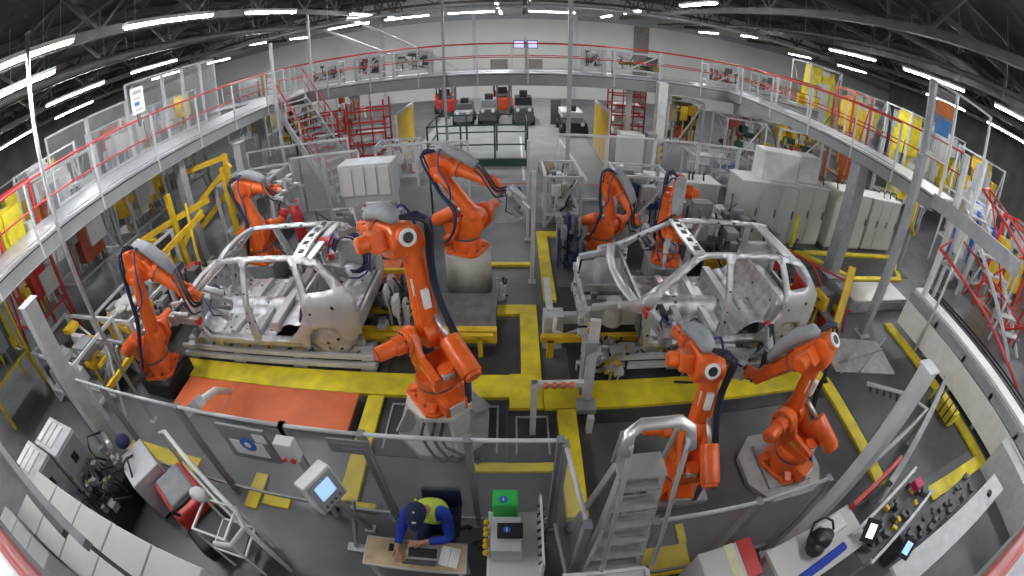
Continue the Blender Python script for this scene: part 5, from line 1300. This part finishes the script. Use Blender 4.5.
clutter('storage_rack', 'grey rack with yellow trays beneath the mesh walkway, nearer the thick column', 'rack', -9.4, -7.2, 2.7, 4.0, 0, 1.3, 7, [GREYP, YEL2, MIDG, LGREY], 21, tubes=3)
clutter('storage_rack', 'dark and grey rack of bars beside the black-footed robot', 'rack', -8.5, -6.9, 4.2, 5.6, 0, 1.1, 7, [DGREY, GREYP, OFFW], 22, tubes=3)
clutter('storage_rack', 'grey trolley rack with white parts below the yellow lifting frame', 'rack', -9.4, -8.0, 5.9, 7.2, 0, 1.5, 7, [LGREY, YEL2, MIDG, OFFW], 23, tubes=4)
t = thing('grey_trestle', 'grey crossed trestle between the thick column and the black-footed robot', 'trestle', (-7, 3, 0))
for a, b in (((-7.3, 2.9, 0), (-6.9, 3.6, 1.1)), ((-6.7, 2.9, 0), (-7.1, 3.6, 1.1)), ((-7.7, 3.0, 0), (-6.9, 3.6, 1.1)), ((-7.4, 3.7, 0), (-6.6, 3.5, 1.1)), ((-7.5, 3.6, 1.1), (-6.5, 3.6, 1.1)), ((-7.6, 2.9, .5), (-6.6, 2.9, .5))):
    MB().beam(a, b, .05).obj('bar', GREYP, t)
MB().bb(-6.95, -6.85, 3.0, 4.9, .5, .6).obj('yellow_guide', YEL2, label='short yellow guide beam beside the grey trestle', cat='beam')
m = MB()
for dx, dy, dz, r in ((0, 0, 0, .2), (.2, .1, -.03, .16), (-.2, .05, -.04, .17), (.05, -.15, -.02, .15), (-.1, .18, .02, .12), (.28, -.05, -.06, .1)): m.ball((-7.6+dx, 4.7+dy, 1.12+dz), r, (1.1, .9, .5), 10)
m.obj('white_cover', mat('crumpled_cover', (.5, .5, .48), .7, bump=.6, scale=9), label='crumpled white cover lying on the bar rack', cat='cover')
# ================================================================ under and beyond the long gallery
t = thing('green_railing', 'dark green railing around a pit at the start of the forklift aisle', 'railing', (-1.2, 14.6, 0))
for z in (.75, 1.45): MB().bb(-2.9, .5, 14.58, 14.62, z, z+.05).bb(-2.9, .5, 16.6, 16.64, z, z+.05).bb(-2.92, -2.88, 14.6, 16.6, z, z+.05).bb(.48, .52, 14.6, 16.6, z, z+.05).obj('rail', DGREEN, t)
for x in (-2.9, -1.75, -.6, .5):
    for y in (14.6, 16.62): MB().bb(x-.03, x+.03, y-.03, y+.03, 0, 1.5).obj('post', DGREEN, t)
MB().bb(-2.9, .5, 14.5, 14.66, 0, .28).obj('kick_board', DGREEN, t)
def curtain(label, x, y0, y1):
    t = thing('yellow_strip_curtain', label, 'curtain panel', (x, (y0+y1)/2, 0))
    m = MB(); y = y0
    while y < y1-.05: m.bb(x-.01-.012*(int(y*10) % 2), x+.01, y, y+.14, .05, 1.95); y += .15
    m.obj('strips', YELC, t)
    m = MB(); m.bb(x-.04, x+.04, y0-.05, y1+.05, 1.95, 2.03); m.bb(x-.03, x+.03, y0-.06, y0, 0, 2.0); m.bb(x-.03, x+.03, y1, y1+.06, 0, 2.0); m.bb(x-.02, x+.02, y0, y1, 0, .05)
    m.obj('frame', LGREY, t)
curtain('yellow strip curtain on the striped column side of the aisle', 3.28, 14.6, 17.2)
curtain('yellow strip curtain on the red rack side of the aisle', -3.95, 14.6, 17.2)
def lattice(label, x0, x1, y, z0, z1):
    t = thing('red_rack', label, 'rack', ((x0+x1)/2, y, 0))
    m = MB()
    for x in (x0, x1):
        for yy in (y, y+.8): m.bb(x-.03, x+.03, yy-.03, yy+.03, 0, z1)
    k = z0
    while k <= z1+.01:
        m.bb(x0, x1, y-.025, y+.025, k-.03, k+.03); m.bb(x0, x1, y+.775, y+.825, k-.03, k+.03); k += .42
    for u in (.33, .66): m.bb(x0+(x1-x0)*u-.02, x0+(x1-x0)*u+.02, y-.02, y+.02, z0, z1)
    m.obj('frame', RED, t)
    for j in range(3):
        MB().bb(x0+.05, x1-.05, y, y+.78, z0+.05+.5*j, z0+.08+.5*j).obj('shelf', LGREY, t)
        MB().bb(x0+.15, x1-.15, y+.1, y+.7, z0+.08+.5*j, z0+.30+.5*j).obj('load', [OFFW, PAPER, LGREY][j], t)
lattice('red framed rack with white loads behind the striped column', 3.95, 5.35, 16.0+1.3, .6, 2.6)
lattice('red framed rack behind the metal stairs', -5.9, -4.5, 15.0, .5, 2.55)
lattice('second red framed rack further along under the gallery', -7.9, -6.4, 15.2, .5, 2.2)
t = thing('striped_column', 'white square column with a black and yellow striped foot', 'column', (5.3, 15.2, 0))
MB().bb(5.13, 5.47, 15.03, 15.37, .85, 3.18).obj('shaft', WHITE, t)
MB().bb(5.13, 5.47, 15.03, 15.37, 0, .85).obj('striped_foot', YEL, t)
m = MB()
for k in range(3): z = .12+.26*k; m._add([(5.12, 15.02, z), (5.48, 15.02, z+.2), (5.48, 15.02, z+.32), (5.12, 15.02, z+.12), (5.12, 15.03, z), (5.48, 15.03, z+.2), (5.48, 15.03, z+.32), (5.12, 15.03, z+.12)], [(0, 1, 2, 3), (7, 6, 5, 4), (0, 4, 5, 1), (3, 2, 6, 7)])
m.obj('black_stripes', BLACK, t)
MB().bb(5.2, 5.4, 15.01, 15.02, 2.0, 2.3).obj('small_notice', PAPER, t)
t = thing('white_cabinet_on_wheels', 'tall white cabinet beside the yellow strip curtain and the red rack', 'cabinet', (3.85, 13.8, 0))
MB().bb(3.45, 4.25, 13.5, 14.1, .08, 1.5).obj('body', WHITE, t, bevel=.01); MB().bb(3.47, 4.23, 13.48, 13.5, .12, 1.46).obj('door', OFFW, t); MB().bb(3.5, 4.2, 13.55, 14.05, 0, .08).obj('plinth', DGREY, t)
MB().bb(4.45, 4.8, 13.8, 14.2, 0, 1.5).obj('grey_upright_case', GREYP, label='narrow grey case beside the tall white cabinet', cat='case', bevel=.01)
MB().bb(4.9, 5.0, 13.9, 14.0, 0, 1.1).obj('yellow_bollard', YEL2, label='thin yellow post at the striped column foot', cat='post')
# vehicles in the aisle
def forklift(label, x, y, rz, body):
    t = thing('forklift', label, 'forklift', (x, y, 0), rz, world=False)
    MB().bb(-.55, .55, -.9, .5, .25, .95).bb(-.5, .5, -1.1, -.7, .3, 1.25).obj('body', body, t, bevel=.06)
    MB().bb(-.5, .5, -.6, .3, 2.0, 2.06).bb(-.5, -.44, .22, .3, .9, 2.05).bb(.44, .5, .22, .3, .9, 2.05).bb(-.5, -.44, -.7, -.62, 1.2, 2.05).bb(.44, .5, -.7, -.62, 1.2, 2.05).obj('overhead_guard', BLACK, t)
    MB().bb(-.3, .3, -.5, -.05, .95, 1.1).bb(-.3, .3, -.6, -.5, .95, 1.5).obj('seat', BLACK, t, bevel=.03)
    MB().bb(-.38, -.28, .55, .65, .1, 2.2).bb(.28, .38, .55, .65, .1, 2.2).bb(-.38, .38, .55, .63, 1.1, 1.2).obj('mast', DGREY, t)
    for s in (-.25, .25): MB().bb(s-.06, s+.06, .65, 1.6, .08, .13).obj('fork', DGREY, t)
    for sx in (-.5, .5):
        for sy in (-.75, .35): MB().disc((sx, sy, .26), (1, 0, 0), .26, .2, 18).obj('wheel', BLACK, t)
forklift('red and black forklift at the far end of the aisle on the red rack side', -3.7, 25.0, R(200), RED)
forklift('red forklift facing the camera near the middle of the aisle', -.55, 25.2, R(185), mat('forklift_orange', (.60, .07, .02), .4))
def truck(label, x, y, w_, l_, h, m1, m2, rz=0, lights=True):
    t = thing('tow_tractor', label, 'vehicle', (x, y, 0), rz, world=False)
    MB().bb(-w_/2, w_/2, -l_/2, l_/2, .2, h*.55).obj('body', m1, t, bevel=.04)
    MB().bb(-w_/2+.05, w_/2-.05, -l_*.1, l_/2-.05, h*.55, h*.8).obj('rear_deck', m2, t, bevel=.03)
    MB().bb(-.2, .2, -.05, .3, h*.55, h).obj('seat', BLACK, t, bevel=.03)
    if lights:
        for s in (-1, 1): MB().disc((s*w_*.3, -l_/2-.01, h*.5), (0, 1, 0), .09, .04, 14).obj('headlamp', PAPER, t)
    for sx in (-1, 1):
        for sy in (-1, 1): MB().disc((sx*w_/2, sy*l_*.32, .24), (1, 0, 0), .24, .18, 18).obj('wheel', BLACK, t)
truck('dark tow tractor with round headlamps beside the red and black forklift', -2.45, 22.6, .9, 1.9, 1.3, MIDG, DGREY)
truck('second dark tow tractor parked beside the first one', -1.2, 22.6, .85, 1.9, 1.5, DGREY, MIDG)
truck('tall dark truck standing beside the red forklift', .55, 22.3, .95, 2.0, 1.7, DGREY, BLACK)
truck('white topped truck on the striped column side of the aisle', 2.75, 20.3, 1.1, 2.6, 1.25, BLACK, WHITE)
MB().bb(1.9, 2.4, 21.8, 22.0, .0, 1.3).obj('dark_barrier', DGREY, label='dark barrier panel behind the white topped truck', cat='barrier')
for i, x in enumerate((2.35, .35)):
    m = MB(); m.beam((x, 13.0, .012), (x-.35*(i == 0), 19, .012), .08, .012); m.obj('floor_marking', PAPER, label=['white painted line on the aisle floor beside the white topped truck', 'white painted line on the aisle floor beside the transfer unit'][i], cat='floor marking')
MB().bb(-1.1, 2.9, 12.6, 12.72, 0, .012).obj('floor_marking', mat('worn_red_line', (.42, .14, .11), .6), label='worn reddish line painted across the aisle', cat='floor marking')
MB().bb(.85, 1.4, 13.6, 14.3, 0, .2).obj('brown_pallet', mat('brown_card', (.25, .19, .09), .7), label='brown pallet box on the aisle floor', cat='pallet')
# under-gallery wall band and storage
t = thing('twin_monitors', 'pair of small lit monitors on a pole above the long gallery', 'monitors', (.5, 15.7, 3.2))
MB().bb(.44, .50, 15.68, 15.74, 3.2, 4.5).obj('pole', LGREY, t)
for x in (.24, .70): MB().bb(x-.19, x+.19, 15.6, 15.66, 4.1, 4.4).obj('monitor', DGREY, t); MB().bb(x-.16, x+.16, 15.59, 15.6, 4.13, 4.37).obj('screen', mat('lit_screen_pale', (.6, .62, .95), .3, emit=.9), t)
for k, (x, w_, lb) in enumerate(((-.9, 1.2, 'on the stairs side of the twin monitors'), (1.55, 1.1, 'on the striped column side of the twin monitors'))):
    MB().bb(x-w_/2, x+w_/2, 31.36, 31.40, 1.9, 2.9).obj('brown_wall_panel', MATS['brown_shutter'], label='brownish panel on the far plaster wall '+lb, cat='wall panel')
# racks of parts and orange machines under and beyond the galleries
OB = mat('olive_card', (.32, .26, .12), .7, var=.3); RB = mat('brick_red_part', (.42, .09, .05), .5, var=.2)
k = 0
for x0, x1, y0, y1, z1, mats_, lb in (
        (5.9, 7.4, 16.0, 17.2, 2.5, [OB, RB, YEL2, DGREEN], 'rack with orange and olive parts next to the striped column'),
        (7.8, 9.6, 14.6, 15.9, 2.3, [OB, LGREY, RB, DGREEN], 'parts rack with a dark green top beyond the cream cabinets'),
        (10.0, 12.4, 14.2, 15.6, 2.3, [OB, RB, YEL2, DGREEN], 'long parts rack with red and olive boxes under the gallery end'),
        (5.6, 7.6, 12.3, 13.3, 1.3, [PAPER, OFFW, BLUE, LGREY], 'low rack of white sheets and boxes behind the clamp fixture'),
        (8.0, 9.8, 11.9, 13.0, 1.3, [OFFW, LGREY, RB], 'low rack of grey boxes behind the cream cabinets'),
        (-7.9, -6.3, 17.6, 19, 2.6, [OB, RB, OFFW], 'rack of olive and red boxes behind the stairs'),
        (-10.8, -8.8, 17.6, 19, 2.4, [OB, DGREEN, YEL2], 'rack of olive boxes under the gallery beyond the stair landing'),
        (-4.2, -2.9, 12.7, 13.5, 1.4, [LGREY, OFFW, RB], 'small rack of pale boxes at the foot of the stairs')):
    clutter('parts_rack', lb, 'rack', x0, x1, y0, y1, 0, z1, 6, mats_, 30+k, tubes=2); k += 1
k = 0
for x0, x1, y0, y1, z1, mats_, fm, lb in (
        (13.0, 15.0, 16.5, 18.0, 5.3, [YEL, YEL, OFFW], LGREY, 'tall yellow machine beyond the gallery end, before the far wall'),
        (15.4, 17.6, 15.5, 17.0, 4.7, [YEL, OFFW, GREYP, LGREY], LGREY, 'yellow machine tower above the red rail'),
        (12.2, 13.3, 12.5, 13.6, 4.6, [RB, YEL2], RB, 'orange brown crane post beside the yellow towers'),
        (14.0, 16.4, 10.8, 12.2, 4.7, [YEL, OFFW, GREYP, LGREY], LGREY, 'yellow machine behind the framed board gallery'),
        (14.6, 16.6, 7.2, 8.6, 4.4, [YEL2, LGREY, GREYP], LGREY, 'deep yellow machine beside the picture edge above the belt'),
        (12.4, 14.0, 3.6, 5.0, 3.4, [RED, YEL2, GREYP, DGREY], RED, 'red framed machine beyond the dark belt'),
        (12.4, 14.4, .6, 2.2, 2.4, [RED, LGREY, YEL2, DGREY], RED, 'red and grey machine beyond the dark belt near the picture edge'),
        (12.8, 15.0, 5.8, 7.0, 3.2, [OFFW, BLUE, GREYP, LGREY], LGREY, 'white and blue machine between the red and yellow machines'),
        (18.0, 21.0, 12.0, 14.0, 4.6, [YEL, OFFW, GREYP], LGREY, 'distant yellow and white production cell'),
        (20.0, 23.0, 20.0, 22.0, 4.6, [OFFW, GREYP, YEL2], LGREY, 'distant pale machine by the far corner')):
    clutter('production_machine', lb, 'machine', x0, x1, y0, y1, 0, z1, 8, mats_, 50+k, fm=fm, tubes=4, big=1.7); k += 1
k = 0
for x0, x1, y0, y1, z1, mats_, fm, lb in (
        (-12.4, -11.0, 8.4, 10.2, 4.2, [OFFW, YEL2, GREYP, LGREY], LGREY, 'pale machine with yellow parts behind the tall mesh panels'),
        (-13.4, -11.6, 11.0, 13.4, 4.5, [YEL2, GREYP, MIDG, OFFW], GREYP, 'machine with ochre panels behind the far mesh panels'),
        (-12.6, -11.0, 5.6, 7.6, 4.1, [PAPER, LGREY, RB, GREYP], LGREY, 'white machine behind the hanging notice board'),
        (-12.8, -11.0, 3.6, 5.0, 4.3, [YEL, OFFW, RED], RED, 'red framed yellow and white machine behind the walkway'),
        (-12.6, -10.8, 1.4, 3.0, 3.9, [YEL, GREYP, DGREY], YEL, 'bright yellow machine at the picture edge behind the walkway'),
        (-17.0, -14.5, 6.0, 9.0, 4.5, [OFFW, LGREY, YEL2], LGREY, 'distant pale production cell beyond the walkway'),
        (-18.0, -15.0, 12.0, 15.0, 4.5, [OFFW, GREYP, RB], LGREY, 'distant grey production cell beyond the mesh panels'),
        (-14.5, -12.0, 19.0, 21.5, 4.2, [OFFW, OB, LGREY], LGREY, 'distant rack tower near the plaster wall')):
    clutter('production_machine', lb, 'machine', x0, x1, y0, y1, 0, z1, 8, mats_, 70+k, fm=fm, tubes=4, big=1.6); k += 1
# equipment standing on the long gallery
k = 0
for x0, x1, mats_, lb in ((-8.0, -6.6, [OB, DGREY, LGREY], 'low bench with dark devices on the gallery above the stairs'), (-5.9, -4.9, [RB, LGREY, DGREY], 'bench with brownish boxes on the gallery'),
        (-4.4, -3.0, [DGREY, LGREY, OFFW], 'bench with dark round devices on the gallery beside the long brace'), (2.6, 3.4, [DGREY, LGREY], 'small stand with a dark roll on the gallery'),
        (3.8, 5.6, [OB, DGREY, LGREY], 'bench with olive box and dark rolls on the gallery'), (7.6, 9.2, [DGREY, LGREY, RB], 'bench with a dark machine at the gallery end'), (10.0, 11.6, [OFFW, GREYP, DGREY], 'pale machine on the gallery near the yellow towers')):
    clutter('gallery_bench', lb, 'bench', x0, x1, 16.3, 16.9, DZ, DZ+.95, 5, mats_, 90+k, tubes=3); k += 1
for a, b, lb in (((-6.3, 16.9, 5.9), (-2.0, 16.9, 3.3), 'long pale brace slanting down over the gallery'), ((-7.4, 16.95, 5.6), (-3.4, 16.95, 3.4), 'second pale brace slanting over the gallery')):
    MB().beam(a, b, .09, .09).obj('diagonal_brace', LGREY, label=lb, cat='brace')
# framed boards on the gallery by the square column walkway
t = thing('information_board', 'framed board with orange and blue posters on the column-borne walkway', 'notice board', (8.3, 5.5, DZ))
m = MB(); m.beam((8.3, 5.95, DZ), (8.3, 5.95, 5.5), .06); m.beam((8.32, 5.15, DZ), (8.32, 5.15, 5.4), .06); m.beam((8.3, 5.95, 5.5), (8.32, 5.15, 5.4), .06); m.beam((8.3, 5.95, 3.9), (8.32, 5.15, 3.9), .05); m.obj('frame', WHITE, t)
MB().beam((8.3, 5.9, 4.7), (8.32, 5.2, 4.65), .02, 1.4).obj('panel', PLEXW, t)
MB().box((8.285, 5.45, 4.98), (.02, .5, .30)).obj('orange_poster', mat('orange_poster', (.75, .22, .06), .6), t)
MB().box((8.285, 5.45, 4.58), (.02, .42, .34)).obj('blue_poster', mat('blue_poster', (.08, .25, .62), .5), t)
t = thing('empty_frame', 'empty white frame next to the board with orange and blue posters', 'frame', (8.3, 4.6, DZ))
m = MB(); m.beam((8.32, 5.1, 5.4), (8.32, 4.2, 5.25), .05); m.beam((8.32, 4.2, 3.25), (8.32, 4.2, 5.25), .05); m.beam((8.32, 5.1, 3.5), (8.32, 4.2, 3.5), .04); m.obj('frame', WHITE, t)
MB().beam((8.2, 5.2, 3.1), (8.2, 2.6, 3.1), .1, .3).obj('landing_edge', GREYP, label='grey landing edge beam under the empty white frame', cat='beam')
# tall fence round the back of the cell
for i in range(6):
    x = 1.2+1.35*i
    tall_panel(x, 11.3, x+1.3, 11.3, 0, 1.9, ['clear guard panel beside the transfer unit', 'clear guard panel behind the blue and grey welding unit', 'clear guard panel behind the low cream cabinet', 'clear guard panel before the low rack of white sheets', 'clear guard panel before the low rack of grey boxes', 'end clear guard panel behind the cream cabinets'][i], PLEXW, WHITE, name='guard_screen')
for x0, x1 in ((-7.8, -6.0), (-6.0, -4.4)): tall_panel(x0, 11.0, x1, 11.0, 0, 2.1, 'mesh guard panel beneath the stairs '+('near the mesh walkway' if x0 < -7 else 'near the small rack'), MESHM, LGREY, name='guard_screen')

for x in (-7.5, -2.5, 2.5, 7.5): post('grey column under the photographer\'s own gallery, '+{-7.5: 'by the lockers', -2.5: 'behind the low white cabinets', 2.5: 'behind the cream box', 7.5: 'by the conveyor'}[x], x, -1.3, 0, 2.87, .2, GREYP)
# further tooling around the two cars
clutter('tool_station', 'blue and dark tool station beside the robot behind the second car bonnet', 'machine', .85, 1.4, 7.5, 8.4, 0, 1.15, 6, [DGREY, BLUEC, GALV], 101, frame=False, tubes=14)
clutter('valve_stand', 'small grey valve stand on the floor beside the beige plinth', 'stand', -.34, -.08, 6.42, 6.72, 0, .55, 3, [GREYP, LGREY], 102, frame=False, tubes=3)
clutter('clamp_station', 'dark clamp station between the black-footed robot and the first car nose', 'machine', -7.4, -6.35, 5.7, 6.9, 0, 1.1, 6, [MIDG, GALV, DGREY, REDT], 103, frame=False, tubes=14)
clutter('clamp_station', 'clamp station with grey cylinders on the far side of the first car body', 'machine', -4.9, -2.6, 6.75, 7.25, 0, 1.0, 7, [GALV, MIDG, LGREY], 104, frame=False, tubes=16)
clutter('clamp_station', 'clamp station with yellow cylinder on the far side of the second car tail', 'machine', 3.7, 5.2, 6.6, 7.2, 0, 1.15, 6, [MIDG, YEL2, DGREY, GALV], 105, frame=False, tubes=16)
clutter('hose_station', 'tangle of dark hoses and red fittings beside the yellow slanting post', 'hoses', 5.35, 6.3, 6.7, 8.0, 0, 1.1, 4, [DGREY, GALV, REDT], 106, frame=False, tubes=18)
t = thing('supply_cables', 'black supply cables running down the front of the white octagonal plinth', 'cables', (-.9, 3.1, 0))
for k, (x0, x1) in enumerate(((-1.05, -.95), (-.92, -.80), (-.82, -.55))):
    MB().path([(x0, 3.22, .52), (x0-.04, 3.12, .40), (x0+.02, 3.06, .25), (x1, 3.00, .14), (x1+.12, 2.93, .13), (x1+.22, 3.02, .13)], .02, 8).obj('cable', CABLE, t)
MB().bb(-.50, -.40, 2.98, 3.06, .1, .17).obj('connector', BLACK, t)
